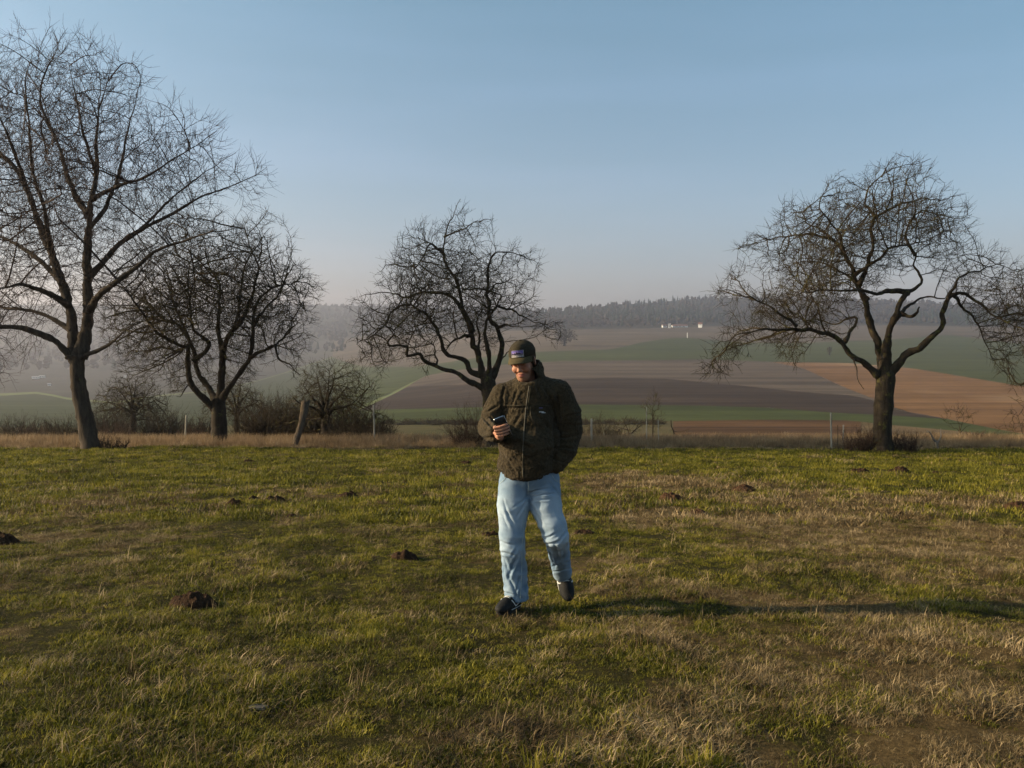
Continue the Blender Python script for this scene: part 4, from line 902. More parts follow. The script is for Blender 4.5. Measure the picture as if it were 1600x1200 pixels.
# ------------------------------------------------------------------ the person
class SDF:
    def __init__(s, xs, ys, zs):
        s.ax = [np.asarray(a, np.float32) for a in (xs, ys, zs)]; s.F = np.full([len(a) for a in s.ax], .5, np.float32)
    def box(s, lo, hi):
        sl = []
        for a, l, h in zip(s.ax, lo, hi):
            i = max(0, np.searchsorted(a, l) - 1); j = min(len(a), np.searchsorted(a, h) + 1); sl.append(slice(i, max(i, j)))
        return tuple(sl), [s.ax[k][sl[k]].reshape([-1 if q == k else 1 for q in range(3)]) for k in range(3)]
    def put(s, sl, d, k, op):
        F = s.F[sl]
        if op == 'add':
            if k > 0: h = np.clip(.5 + .5 * (F - d) / k, 0, 1); s.F[sl] = F * (1 - h) + d * h - k * h * (1 - h)
            else: s.F[sl] = np.minimum(F, d)
        else:
            if k > 0: h = np.clip(.5 - .5 * (F + d) / k, 0, 1); s.F[sl] = F * (1 - h) - d * h + k * h * (1 - h)
            else: s.F[sl] = np.maximum(F, -d)
    def cone(s, a, b, ra, rb, k=.02, op='add', sq=None):
        """round cone; sq=(direction, factor) flattens the section along a direction"""
        a = np.asarray(a, float); b = np.asarray(b, float); m = max(ra, rb) * (sq[1] if sq and sq[1] > 1 else 1) + k + .02
        sl, (X, Y, Z) = s.box(np.minimum(a, b) - m, np.maximum(a, b) + m); ab = b - a; L2 = ab @ ab + 1e-12
        px, py, pz = X - a[0], Y - a[1], Z - a[2]; t = np.clip((px * ab[0] + py * ab[1] + pz * ab[2]) / L2, 0, 1)
        qx, qy, qz = px - t * ab[0], py - t * ab[1], pz - t * ab[2]
        if sq is not None:
            n = np.asarray(sq[0], float); n /= np.linalg.norm(n); c = (qx * n[0] + qy * n[1] + qz * n[2]) * (1 / sq[1] - 1); qx = qx + c * n[0]; qy = qy + c * n[1]; qz = qz + c * n[2]
        s.put(sl, np.sqrt(qx * qx + qy * qy + qz * qz) - (ra + (rb - ra) * t), k, op)
    def chain(s, pts, k=.02, op='add', sq=None):
        for (a, ra), (b, rb) in zip(pts[:-1], pts[1:]): s.cone(a, b, ra, rb, k, op, sq)
    def ell(s, c, r, M=None, k=.02, op='add'):
        c = np.asarray(c, float); r = np.asarray(r, float); m = max(r) + k + .01; sl, (X, Y, Z) = s.box(c - m, c + m); x, y, z = X - c[0], Y - c[1], Z - c[2]
        if M is not None:
            M = np.asarray(M)  # columns = local axes
            x, y, z = [x * M[0, i] + y * M[1, i] + z * M[2, i] for i in range(3)]
        k0 = np.sqrt((x / r[0]) ** 2 + (y / r[1]) ** 2 + (z / r[2]) ** 2) + 1e-6; k1 = np.sqrt((x / r[0] ** 2) ** 2 + (y / r[1] ** 2) ** 2 + (z / r[2] ** 2) ** 2) + 1e-9
        s.put(sl, k0 * (k0 - 1) / k1, k, op)
    def cut(s, p, n, r, k=.0):
        """remove what lies beyond the plane through p with outward normal n, within distance r of p"""
        p = np.asarray(p, float); n = np.asarray(n, float); n = n / np.linalg.norm(n); sl, (X, Y, Z) = s.box(p - r, p + r); d = (X - p[0]) * n[0] + (Y - p[1]) * n[1] + (Z - p[2]) * n[2]
        rad = np.sqrt((X - p[0]) ** 2 + (Y - p[1]) ** 2 + (Z - p[2]) ** 2) - r
        dd = np.maximum(-d, rad); s.put(sl, dd, k, 'sub')
    def mesh(s):
        F = s.F; nx, ny, nz = F.shape; ins = F < 0; gx, gy, gz = [np.asarray(a, float) for a in s.ax]
        cs = np.zeros((nx - 1, ny - 1, nz - 1), np.int8)
        for a in (0, 1):
            for b in (0, 1):
                for c in (0, 1): cs += ins[a:nx - 1 + a, b:ny - 1 + b, c:nz - 1 + c]
        act = np.argwhere((cs > 0) & (cs < 8)); idx = -np.ones(cs.shape, np.int32); idx[tuple(act.T)] = np.arange(len(act))
        S = np.zeros((len(act), 3)); C = np.zeros(len(act)); i, j, k = act.T
        corner = [(a, b, c) for a in (0, 1) for b in (0, 1) for c in (0, 1)]
        def gp(a, b, c): return np.stack([gx[i + a], gy[j + b], gz[k + c]], -1)
        for A in corner:
            for ax in range(3):
                if A[ax] == 0:
                    B = list(A); B[ax] = 1; fa = F[i + A[0], j + A[1], k + A[2]]; fb = F[i + B[0], j + B[1], k + B[2]]; m = (fa < 0) != (fb < 0)
                    t = (fa / (fa - fb + 1e-20)); p = gp(*A) * (1 - t[:, None]) + gp(*B) * t[:, None]; S[m] += p[m]; C[m] += 1
        V = S / C[:, None]; Q = []
        for ax in range(3):
            o = [(1, 2), (2, 0), (0, 1)][ax]; n_ = [nx, ny, nz]; sa = [slice(None)] * 3; sb = [slice(None)] * 3; sa[ax] = slice(0, n_[ax] - 1); sb[ax] = slice(1, n_[ax])
            e = np.argwhere(ins[tuple(sa)] != ins[tuple(sb)]); e = e[(e[:, o[0]] > 0) & (e[:, o[1]] > 0) & (e[:, o[0]] < n_[o[0]] - 1) & (e[:, o[1]] < n_[o[1]] - 1)]
            def cell(d0, d1): q = e.copy(); q[:, o[0]] -= d0; q[:, o[1]] -= d1; return idx[tuple(q.T)]
            f = np.stack([cell(1, 1), cell(0, 1), cell(0, 0), cell(1, 0)], -1); inv = ~ins[tuple(e.T)]; f[inv] = f[inv][:, ::-1]; Q.append(f)
        return V, np.concatenate(Q)
def displace(me, fn):
    n = len(me.vertices); co = np.zeros(n * 3, np.float32); no = np.zeros(n * 3, np.float32); me.vertices.foreach_get('co', co); me.vertices.foreach_get('normal', no)
    co = co.reshape(-1, 3).astype(float); no = no.reshape(-1, 3); co += no * fn(co, no)[:, None]; me.vertices.foreach_set('co', co.astype(np.float32).ravel()); me.update()
def smooth_mesh(V, F, it=1, lam=.5):
    a = np.concatenate([F[:, [0, 1]], F[:, [1, 2]], F[:, [2, 3]], F[:, [3, 0]]]); 
    for _ in range(it):
        S = np.zeros_like(V); C = np.zeros(len(V)); np.add.at(S, a[:, 0], V[a[:, 1]]); np.add.at(S, a[:, 1], V[a[:, 0]]); np.add.at(C, a[:, 0], 1); np.add.at(C, a[:, 1], 1); V = V + lam * (S / np.maximum(C, 1)[:, None] - V)
    return V

gp = ground_at(800, 956); PY = gp.y; PO = np.array([(822 - 800) / FPX * PY, PY, gp.z])
def Q(px, row, dy=0.0): return unproj(px, row, PY + dy) - PO
person = thing('person', 'young man in dark fleece jacket, cap and light blue jeans looking at his phone', 'person', tuple(PO))
GZ = float(gp.z)
# joints (photograph pixel, pixel row, metres behind the front foot)
NECK = Q(826, 606, .03); SHR = Q(786, 617, .03); SHL = Q(873, 614, .04); ELR = Q(765, 668, .03); WRR = Q(777, 676, -.19); ELL = Q(889, 672, .08); WRL = Q(867, 728, .0)
HIPR = Q(805, 750, .02); HIPL = Q(849, 750, .04); KNR = Q(801, 858, -.02); KNL = Q(869, 838, -.04); ANR = Q(808, 932, .03); ANL = Q(880, 893, .26)
HC = Q(817.5, 567, -.01)
yaw, pitch, roll = R(-17), R(19), R(-5)
MH = np.array((Matrix.Rotation(yaw, 3, 'Z') @ Matrix.Rotation(roll, 3, 'Y') @ Matrix.Rotation(pitch, 3, 'X')))
def H(x, y, z): return HC + MH @ np.array((x, y, z), float)

# ---- body: one surface, finer round head and hand
def axn(lo, hi, fine, f=.0026, c=.008):
    out = [lo]
    while out[-1] < hi: out.append(out[-1] + (f if any(a <= out[-1] <= b for a, b in fine) else c))
    return np.array(out)
hx = HC[0]; wr = WRR
S = SDF(axn(-.36, .36, [(hx - .11, hx + .11), (wr[0] - .05, wr[0] + .12)], .0034), axn(-.40, .42, [(HC[1] - .14, HC[1] + .10), (wr[1] - .12, wr[1] + .03)], .0034), axn(-.02, 1.80, [(HC[2] - .14, HC[2] + .16), (wr[2] - .06, wr[2] + .09)], .0032))
S.cone(Q(826, 640, .03), Q(825, 700, .04), .098, .098, .05, sq=((1, 0, 0), 1.3)); S.cone(SHR, SHL, .055, .055, .05)
S.chain([(Q(826, 700, .04), .105), (Q(827, 745, .05), .095)], .05, sq=((1, 0, 0), 1.15))
S.chain([(SHR, .055), (ELR, .043), (WRR, .028)], .03); S.chain([(SHL, .055), (ELL, .043), (WRL, .03)], .03)
S.chain([(HIPR, .075), (KNR, .05), (ANR + (0, .01, .05), .036)], .04); S.chain([(HIPL, .075), (KNL, .05), (ANL * .8 + KNL * .2, .034)], .04)

S.ell(Q(863, 744, .05), (.03, .02, .05))
S.cone(H(0, .03, -.05), Q(826, 612, .04), .050, .060, .02)
# head
S.ell(H(0, .012, .045), (.073, .094, .088), MH, .02); S.ell(H(0, -.022, -.020), (.056, .068, .078), MH, .025); S.ell(H(0, -.066, -.088), (.026, .022, .020), MH, .025)
S.ell(H(0, -.035, -.075), (.040, .048, .03), MH, .03)
for sx in (-1, 1):
    S.ell(H(sx * .037, -.070, -.016), (.023, .020, .021), MH, .02); S.ell(H(sx * .030, -.086, .040), (.024, .010, .008), MH, .012)
    S.ell(H(sx * .031, -.098, .020), (.017, .013, .011), MH, .012, 'sub'); S.ell(H(sx * .031, -.079, .021), (.013, .012, .011), MH, .003)
    S.ell(H(sx * .031, -.0885, .0285), (.017, .006, .0045), MH, .004)
    S.ell(H(sx * .0135, -.104, -.018), (.0075, .010, .0075), MH, .006)
    S.cone(H(sx * .024, -.088, -.030), H(sx * .036, -.072, -.052), .004, .003, .008, 'sub')
    e = np.array(Matrix.Rotation(sx * R(18), 3, 'Z')); S.ell(H(sx * .076, .012, .004), (.008, .020, .032), MH @ e, .008); S.ell(H(sx * .083, .007, .006), (.004, .011, .020), MH @ e, .006, 'sub')
S.cone(H(0, -.090, .034), H(0, -.113, -.010), .0095, .0125, .012); S.ell(H(0, -.104, -.020), (.006, .008, .004), MH, .005)
S.ell(H(0, -.090, -.043), (.024, .010, .0065), MH, .006); S.ell(H(0, -.089, -.056), (.020, .011, .008), MH, .007)
S.cone(H(-.031, -.082, -.045), H(0, -.102, -.0505), .0022, .0026, .003, 'sub'); S.cone(H(.031, -.082, -.045), H(0, -.102, -.0505), .0022, .0026, .003, 'sub')
# right hand round the phone
PT = Q(779.5, 653, -.275); PB = Q(792, 683, -.235)        # middle of the phone's top and bottom edges
up = PT - PB; up /= np.linalg.norm(up); PC = (PT + PB) / 2 ; side = np.array((1., .10, .0)); side -= up * (side @ up); side /= np.linalg.norm(side); nb = np.cross(side, up)    # nb: out of the phone's back
if nb[1] > 0: nb = -nb
def PH(a, b, c): return PC + side * a + up * b + nb * c      # along the width, the length, out of the back
kn = []
palm0 = PH(-.045, -.035, -.012)
S.chain([(WRR, .028), (PH(-.035, -.050, -.018), .026), (PH(-.030, -.015, -.018), .022)], .02)
S.ell(PH(-.022, -.03, -.024), (.030, .020, .040), np.stack([side, nb, up], 1), .015)
for q, (b0, L_, r_) in enumerate(((.022, 1.0, .0088), (.002, 1.06, .0092), (-.018, 1.0, .0088), (-.037, .84, .0078))):
    k0 = PH(-.046, b0 - .004, -.012); k1 = PH(-.048, b0, .010); k2 = PH(-.048 + .036 * L_, b0 - .003, .020); k3 = PH(-.048 + .062 * L_, b0 - .005, .018); k4 = PH(-.048 + .080 * L_, b0 - .006, .0125)
    S.chain([(PH(-.030, b0 - .012, -.022), r_ * 1.15), (k0, r_ * 1.12), (k1, r_ * 1.05), (k2, r_), (k3, r_ * .92), (k4, r_ * .82)], .0025)
S.chain([(PH(-.035, -.045, -.025), .014), (PH(-.020, -.01, -.036), .011), (PH(.004, .016, -.030), .0095), (PH(.014, .03, -.022), .008)], .006)
V, F = S.mesh(); V = smooth_mesh(V, F, 1, .35)
t = NT('skin'); f = t.noise(t.gen(), 40, 3); c = t.ramp(f, [(.3, (.33, .150, .092)), (.7, (.43, .215, .14))])
c = t.mix(t.attr('beard'), c, (.17, .085, .045)); c = t.mix(t.attr('lip'), c, (.36, .12, .10))
b = t.n('ShaderNodeBsdfPrincipled'); t.l(c, b.inputs['Base Color']); b.inputs['Roughness'].default_value = .55; b.inputs['Specular IOR Level'].default_value = .3; b.inputs['Subsurface Weight'].default_value = .12; b.inputs['Subsurface Radius'].default_value = (.012, .005, .003); t.l(b.outputs[0], t.out.inputs[0]); M_skin = t.m
body = obj('body', V, F, M_skin, person)
lc = (V - HC) @ MH; x, y, z = lc.T
bd = sstep(-.026, -.045, z) * sstep(.02, -.02, y) * (np.abs(x) < .075) * sstep(-.13, -.10, z); bd = np.maximum(bd, sstep(.052, .062, np.abs(x)) * sstep(-.005, -.03, z) * (y < .02) * (z > -.12))
mouth = np.exp(-((x / .026) ** 2 + ((z + .049) / .011) ** 2) ** 2); must = np.exp(-((x / .030) ** 2 + ((z + .034) / .006) ** 2)); bd = np.maximum(bd, must * .8) * (1 - mouth) * .62
inh = (np.linalg.norm(lc, axis=1) < .16); attr(body.data, 'beard', bd * inh * (.75 + .25 * vnoise(V, .006))); attr(body.data, 'lip', mouth * inh * (y < -.06))
# eyes
t = NT('eye'); M_eye = t.bsdf((.10, .075, .06), .2, .5); t = NT('brow_hair'); M_hair = t.bsdf((.045, .026, .015), .8, .2)
for sx in (-1, 1):
    v, f, fc = tube([H(sx * .0225, -.0905, .0205), H(sx * .031, -.0925, .0222), H(sx * .0395, -.0885, .0205)], [.0015, .0026, .0015], 8); obj('eye', v, [f, fc], M_eye, person)
    v, f, fc = tube([H(sx * .016, -.097, .040), H(sx * .030, -.097, .0445), H(sx * .046, -.085, .040)], [.0026, .0034, .0018], 8, .2); obj('eyebrow', v, [f, fc], M_hair, person)
# hair below the cap
S = SDF(np.arange(hx - .13, hx + .13, .0035), np.arange(HC[1] - .16, HC[1] + .16, .0035), np.arange(HC[2] - .12, HC[2] + .2, .0035))
S.ell(H(0, .020, .040), (.081, .098, .088), MH, .0); S.ell(H(0, -.075, .0), (.066, .085, .12), MH, .01, 'sub')
for sx in (-1, 1): S.ell(H(sx * .085, .010, .0), (.018, .016, .030), MH, .004, 'sub'); S.cone(H(sx * .0735, -.022, .04), H(sx * .0725, -.020, -.002), .009, .005, .004)
S.cut(H(0, .05, -.045), -MH[:, 2], .13)
V, F = S.mesh(); hr = obj('hair', V, F, M_hair, person); displace(hr.data, lambda p, n: .003 * vnoise(p, .012) + .0015 * vnoise(p, .005))

# ---- cap
t = NT('cap_cloth'); f = t.noise(t.gen(), 90, 3, .6); M_cap = t.bsdf(t.ramp(f, [(.3, (.022, .018, .011)), (.7, (.044, .035, .022))]), .9, .1, f, .002, .6)
S = SDF(np.arange(hx - .14, hx + .14, .0032), np.arange(HC[1] - .18, HC[1] + .18, .0032), np.arange(HC[2] - .05, HC[2] + .24, .0032))
CC = np.array((0, .016, .064))
S.ell(H(*CC), (.0865, .106, .082), MH, .0); S.cone(H(0, -.062, .075), H(0, -.052, .10), .032, .034, .04); S.ell(H(*CC), (.081, .101, .077), MH, 0, 'sub'); S.cut(H(0, 0, .050), -MH[:, 2] + MH[:, 1] * -.16, .16)
V, F = S.mesh(); cap = thing('cap', None, None, (0, 0, 0)) if False else None
capo = obj('cap', V, F, M_cap, person); displace(capo.data, lambda p, n: .0014 * vnoise(p, .02))
btn = tube([H(0, .016, .145), H(0, .016, .151)], [.008, .006], 10); obj('button', btn[0], [btn[1], btn[2]], M_cap, capo)
# brim
nu, nv = 25, 9; V = []
for side_ in (0, 1):
    for a in np.linspace(-1, 1, nu):
        th = a * 1.18; ex = math.sin(th) * .084; ey = -math.cos(th) * .104 + .012
        for k in np.linspace(0, 1, nv):
            out = .086 * k * max(0, math.cos(a * 1.45)) ** .7; px_ = ex * (1 + .06 * k); py_ = ey - out; dz = -.030 * (px_ / .08) ** 2 * (.5 + .5 * k) - .012 * k - .003 * side_
            V.append(H(px_, py_, .071 + dz - .010 * max(0, py_ + .05) / .05))
V = np.array(V); g = np.arange(nu * nv).reshape(nu, nv); o = nu * nv; q = np.stack([g[:-1, :-1], g[1:, :-1], g[1:, 1:], g[:-1, 1:]], -1).reshape(-1, 4); e1 = np.stack([g[:-1, -1], g[1:, -1], g[1:, -1] + o, g[:-1, -1] + o], -1)
e0 = np.stack([g[0, :-1], g[0, 1:], g[0, 1:] + o, g[0, :-1] + o], -1); e2 = np.stack([g[-1, :-1], g[-1, 1:], g[-1, 1:] + o, g[-1, :-1] + o], -1)
t = NT('brim_cloth_sunlit'); f = t.noise(t.gen(), 90, 3, .6); M_brim = t.bsdf(t.ramp(f, [(.3, (.050, .040, .020)), (.7, (.085, .066, .034))]), .9, .1, f, .002, .6)  # cap cloth in a lighter brown: the sunlit brim top is painted in
obj('brim', V, np.concatenate([q, q[:, ::-1] + o, e1, e0[:, ::-1], e2]), M_brim, capo)
bv = BVHTree.FromPolygons([tuple(v.co) for v in capo.data.vertices], [tuple(p.vertices) for p in capo.data.polygons])
def on_surf(bvh, p, d, off):
    h = bvh.ray_cast(Vector(p), Vector(d)); return None if h[0] is None else np.array(h[0] - Vector(d).normalized() * off)
def patch(name, parent, bvh, cfun, d, off, mat, thick=.0012, nx=10, nz=6, shape=None):
    """a thin sheet of cloth pressed on a surface: cfun(u,v) start points with u,v in 0..1, d ray direction"""
    G = []; ok = True
    for k, f_ in enumerate((off, off - thick)):
        for v_ in np.linspace(0, 1, nz):
            for u_ in np.linspace(0, 1, nx):
                v2 = v_ if shape is None else v_ * shape(u_)
                h = on_surf(bvh, cfun(u_, v2), d, f_); 
                if h is None: return None
                G.append(h)
    g = np.arange(nx * nz).reshape(nz, nx); o = nx * nz; q = np.stack([g[:-1, :-1], g[:-1, 1:], g[1:, 1:], g[1:, :-1]], -1).reshape(-1, 4)
    rim = np.concatenate([g[0, :], g[1:, -1], g[-1, -2::-1], g[-2:0:-1, 0]]); r2 = np.roll(rim, -1)
    return obj(name, np.array(G), np.concatenate([q, q[:, ::-1] + o, np.stack([rim, r2, r2 + o, rim + o], -1)]), mat, parent)
def flatmat(name, c, r=.8):
    t = NT(name); f = t.noise(t.gen(), 300, 2); return t.bsdf(t.ramp(f, [(.3, tuple(v * .85 for v in c)), (.7, c)]), r, .1)
M_pw = flatmat('badge_white', (.40, .37, .36)); M_pp = flatmat('badge_purple', (.16, .13, .36)); M_pd = flatmat('badge_dark', (.03, .025, .05)); M_po = flatmat('badge_mauve', (.36, .26, .42))
fd = MH @ np.array((0, 1., -.35))
def cf(x0, x1, z0, z1): return lambda u, v: H(x0 + (x1 - x0) * u, -.22, .035 + z0 + (z1 - z0) * v)
bw = patch('badge', capo, bv, cf(-.044, .040, .083, .129), fd, .0014, M_pw)
if bw:
    patch('badge_print', bw, None, None, None, None, None) if False else None
    def ridge(pts): return lambda u: float(np.interp(u, *zip(*pts)))
    patch('badge_sky', bw, bv, cf(-.041, .037, .098, .1265), fd, .0020, M_pp, .0005, 20, 5)
    patch('badge_band', bw, bv, cf(-.041, .037, .098, .122), fd, .0024, M_po, .0004, 24, 4, ridge([(0, .35), (.15, .55), (.3, .45), (.5, .8), (.6, .5), (.8, .62), (1, .3)]))
    patch('badge_ridge', bw, bv, cf(-.041, .037, .098, .118), fd, .0028, M_pd, .0004, 30, 4, ridge([(0, .25), (.1, .5), (.2, .3), (.33, .62), (.42, .4), (.52, 1.), (.6, .55), (.7, .75), (.82, .4), (1, .2)]))
    x_ = -.036
    for k in range(7):       # worn lettering, too small to read in the photograph
        wd = [.0075, .006, .0075, .006, .0075, .006, .0075][k]; patch('letter', bw, bv, cf(x_, x_ + wd * .3, .0875, .0955), fd, .0022, M_pd, .0005, 2, 2); patch('letter', bw, bv, cf(x_ + wd * .3, x_ + wd, .0875 + .003 * (k % 3), .090 + .0027 * (k % 3)), fd, .0022, M_pd, .0005, 2, 2); x_ += wd + .003
# ---- jacket
S = SDF(np.arange(-.36, .42, .0048), np.arange(-.34, .30, .0048), np.arange(.78, 1.66, .0048))
TD = (0, 1, 0)
S.cone(Q(826, 632, .04), Q(826, 690, .03), .170, .188, .0, sq=(TD, .80)); S.cone(Q(826, 690, .03), Q(824, 716, .03), .198, .186, .03, sq=(TD, .80)); S.ell(Q(823, 728, .03), (.190, .155, .085), None, .04); S.ell(Q(821, 741, -.01), (.12, .11, .045), None, .03)
S.cone(Q(822, 608, .045), SHR + (0.01, 0, .0), .082, .078, .06); S.cone(Q(830, 606, .05), SHL + (-.01, 0, .0), .085, .082, .06)
S.chain([(SHR, .080), (Q(772, 645, .04), .074), (ELR + (0, 0, .0), .074), (Q(770, 674, -.09), .066), (WRR + (-.012, .02, -.002), .050)], .012)
S.chain([(SHL, .083), (Q(886, 645, .06), .088), (ELL, .085), (Q(884, 702, .04), .072), (WRL + (.0, 0, .01), .058)], .012)
S.ell(Q(825, 700, -.06), (.14, .09, .10), None, .05)
# collar
S.chain([(Q(825, 604, .0), .092), (Q(828, 590, .01), .083), (Q(831, 577, .025), .074)], .025)
S.chain([(Q(825, 604, .0), .070), (Q(827, 590, .005), .068), (Q(830, 577, .02), .064), (H(0, .02, .06), .07)], .006, 'sub')
S.cut(Q(821, 599, -.085), np.array((-.10, -.62, .85)), .10, .010)
S.ell(Q(823, 772, .05), (.17, .125, .085), None, .01, 'sub')
# cuff openings
d = WRR - Q(770, 674, -.09); d /= np.linalg.norm(d); S.cone(WRR - d * .02, WRR + d * .08, .036, .036, .006, 'sub')
V, F = S.mesh(); V = smooth_mesh(V, F, 2, .5)
t = NT('fleece'); g_ = t.gen(); f = t.noise(g_, 62, 4, .75); f2 = t.noise(g_, 11, 3, .6)
c = t.mix(.5, t.ramp(f, [(.32, (.010, .008, .004)), (.64, (.094, .070, .042))]), t.ramp(f2, [(.3, (.018, .014, .008)), (.7, (.052, .041, .025))]))
M_fleece = t.bsdf(c, 1.0, .05, t.math('ADD', f, t.math('MULTIPLY', f2, .3)), .012, 1.0, sheen=.06)
jk = obj('jacket', V, F, M_fleece, person)
zR, zL = ELR, ELL
def foldj(p, n):
    q = p.copy(); x, y, z = p.T
    r = .010 * fbm(q * (1, 1, .8), .15, 2, 2.) + .0016 * vnoise(q, .03) + .0036 * np.abs(vnoise(q, .017)) + .0026 * vnoise(q, .009)
    # sleeve creases: bands across each sleeve, and pulls from the armpits
    sl_ = sstep(.155, .20, np.abs(x - .012)); ph = (z * 1.0 + np.abs(x) * .55 + .03 * vnoise(q, .09)) / .052; r = r + sl_ * sstep(Q(0, 622)[2], Q(0, 645)[2], z) * (.0035 * (1 - np.abs(np.sin(ph * 3.14159)) ** .6) * -1 + .004) * (.4 + .6 * sstep(.0, .4, vnoise(q, .16, 7.) + .25))
    yk = np.exp(-((z - Q(826, 634)[2] - .012 * np.sin(x * 14)) / .0055) ** 2) * (y < -.02) * (np.abs(x) < .17); r = r - .006 * yk      # yoke seam
    hem = np.exp(-((z - Q(826, 739)[2] + .06 * np.exp(-(x / .12) ** 2) - .01) / .008) ** 2); r = r - .007 * hem
    pk = np.exp(-((x - Q(864, 620)[0]) / .016) ** 2) * sstep(.05, .02, np.abs(z - Q(864, 618)[2])) * (y < 0); r = r + .012 * pk
    mid = (np.abs(x) < .19) * (y < 0); r = r + mid * .007 * vnoise(np.stack([x * .35 + z * .25, y * 0, z], -1), .055, 6.)
    return r
def creases(p, lst, k=1.0):
    w3 = p + PO; dyv = w3[:, 1]; u = w3[:, 0] / dyv; zz = (w3[:, 2] - CAM_Z) / dyv; px_ = 800 + FPX * u / (CT - ST * zz) ; row_ = 600 - FPX * (zz * CT + ST) / (CT - zz * ST)
    px_ = 800 + (u * FPX) / (CT - zz * ST); r = 0; wv = 1.4 * vnoise(p, .03, 41.)
    for (a, b, dpt, wd) in lst:
        ax_, ay_ = a; bx_, by_ = b; L2 = (bx_ - ax_) ** 2 + (by_ - ay_) ** 2; t_ = ((px_ - ax_) * (bx_ - ax_) + (row_ - ay_) * (by_ - ay_)) / L2; tc = np.clip(t_, 0, 1)
        cr_ = ((px_ - ax_) * (by_ - ay_) - (row_ - ay_) * (bx_ - ax_)) / L2 ** .5 + wv; ex = (t_ - tc) * L2 ** .5
        e_ = np.exp(-(ex / (wd * 1.5)) ** 2) * np.sin(np.clip(.25 + tc * .5, 0, 1) * 3.1416) * k
        r = r - dpt * e_ * np.exp(-(cr_ / (wd * .55)) ** 2) + dpt * .75 * e_ * np.exp(-((cr_ - wd * 1.25) / (wd * .8)) ** 2) + dpt * .35 * e_ * np.exp(-((cr_ + wd * 1.3) / (wd * .8)) ** 2)
    return r
CR_K = [((777, 676), (757, 655), .012, 2.6), ((775, 680), (753, 670), .012, 2.6), ((775, 684), (757, 684), .010, 2.4), ((777, 668), (765, 650), .010, 2.4), ((787, 612), (783, 640), .012, 3.5), ((778, 632), (765, 642), .008, 3.0), ((808, 612), (801, 630), .008, 3.0),
        ((872, 622), (876, 652), .014, 3.6), ((880, 652), (905, 646), .010, 3.0), ((878, 664), (907, 664), .010, 3.2), ((874, 684), (902, 680), .012, 3.4), ((868, 700), (894, 700), .010, 3.2), ((862, 716), (882, 722), .009, 3.0), ((868, 660), (866, 712), .014, 3.6),
        ((840, 650), (858, 668), .008, 4.0), ((802, 690), (830, 700), .010, 4.5), ((800, 706), (822, 716), .008, 4.0), ((835, 712), (856, 704), .009, 4.0), ((790, 716), (802, 734), .008, 3.2), ((846, 726), (838, 742), .008, 3.2), ((812, 650), (800, 668), .009, 4.0), ((853, 612), (864, 628), .010, 3.2), ((838, 606), (846, 622), .007, 3.)]
displace(jk.data, lambda p, n: foldj(p, n) + .8 * creases(p, CR_K) * sstep(.3, -.3, n[:, 1]))
bj = BVHTree.FromPolygons([tuple(v.co) for v in jk.data.vertices], [tuple(p.vertices) for p in jk.data.polygons])
t = NT('zip_tape'); M_zip = t.bsdf((.085, .075, .055), .6, .3); M_seam = flatmat('binding', (.055, .046, .03)); M_wht = flatmat('label_white', (.60, .60, .62)); M_blk = flatmat('label_dark', (.045, .036, .022))
def strip_on(name, parent, bvh, pts, w_, off, mat, sides=6):
    P = []
    for (px, row) in pts:
        a = Q(px, row, -.6); b = Q(px, row, .3); h = on_surf(bvh, a, b - a, off)
        if h is not None: P.append(h)
    if len(P) < 2: return None
    P = catmull(np.array(P), .006); v, f, fc = tube(P, np.full(len(P), w_), sides); return obj(name, v, [f, fc], mat, parent)
def line(pts, n=14):
    pts = np.array(pts, float); t_ = np.linspace(0, len(pts) - 1, n); return [(np.interp(k, range(len(pts)), pts[:, 0]), np.interp(k, range(len(pts)), pts[:, 1])) for k in t_]
zp = strip_on('zip', jk, bj, line([(827, 603), (825, 615), (823, 628), (821, 645), (819, 670), (817, 700), (817, 745)], 30), .0035, .001, M_zip)
strip_on('zip_binding', jk, bj, line([(829.5, 603), (828, 615), (826, 628), (824, 640)], 12), .005, .0, M_seam)
strip_on('pocket_seam', jk, bj, line([(829, 634), (838, 633), (850, 634), (862, 636)], 12), .0035, .001, M_seam)
strip_on('pocket_seam', jk, bj, line([(829, 634), (829, 646), (831, 655)], 8), .0035, .001, M_seam)
strip_on('yoke_seam', jk, bj, line([(788, 633), (800, 634), (812, 634), (820, 633)], 12), .0035, .001, M_seam)
strip_on('hem_seam', jk, bj, line([(817, 705), (817, 712), (816, 742)], 8), .0035, .002, M_seam)
def cq(p0, p1, r0_, r1_): return lambda u, v: Q(p0 + (p1 - p0) * u, r1_ + (r0_ - r1_) * v, -.6)
dj = Q(847, 640, .3) - Q(847, 640, -.6)
lb_ = patch('chest_label', jk, bj, cq(839, 855, 634, 646), dj, .003, M_blk, .003, 7, 5)
if lb_:
    patch('label_print', lb_, bj, cq(842, 850, 643.0, 644.8), dj, .0045, M_wht, .001, 6, 2); patch('label_print', lb_, bj, cq(846, 853, 644.6, 646), dj, .0045, M_wht, .001, 6, 2)
    patch('label_print', lb_, bj, cq(842, 848, 636.5, 637.6), dj, .0045, M_pp, .001, 6, 2)
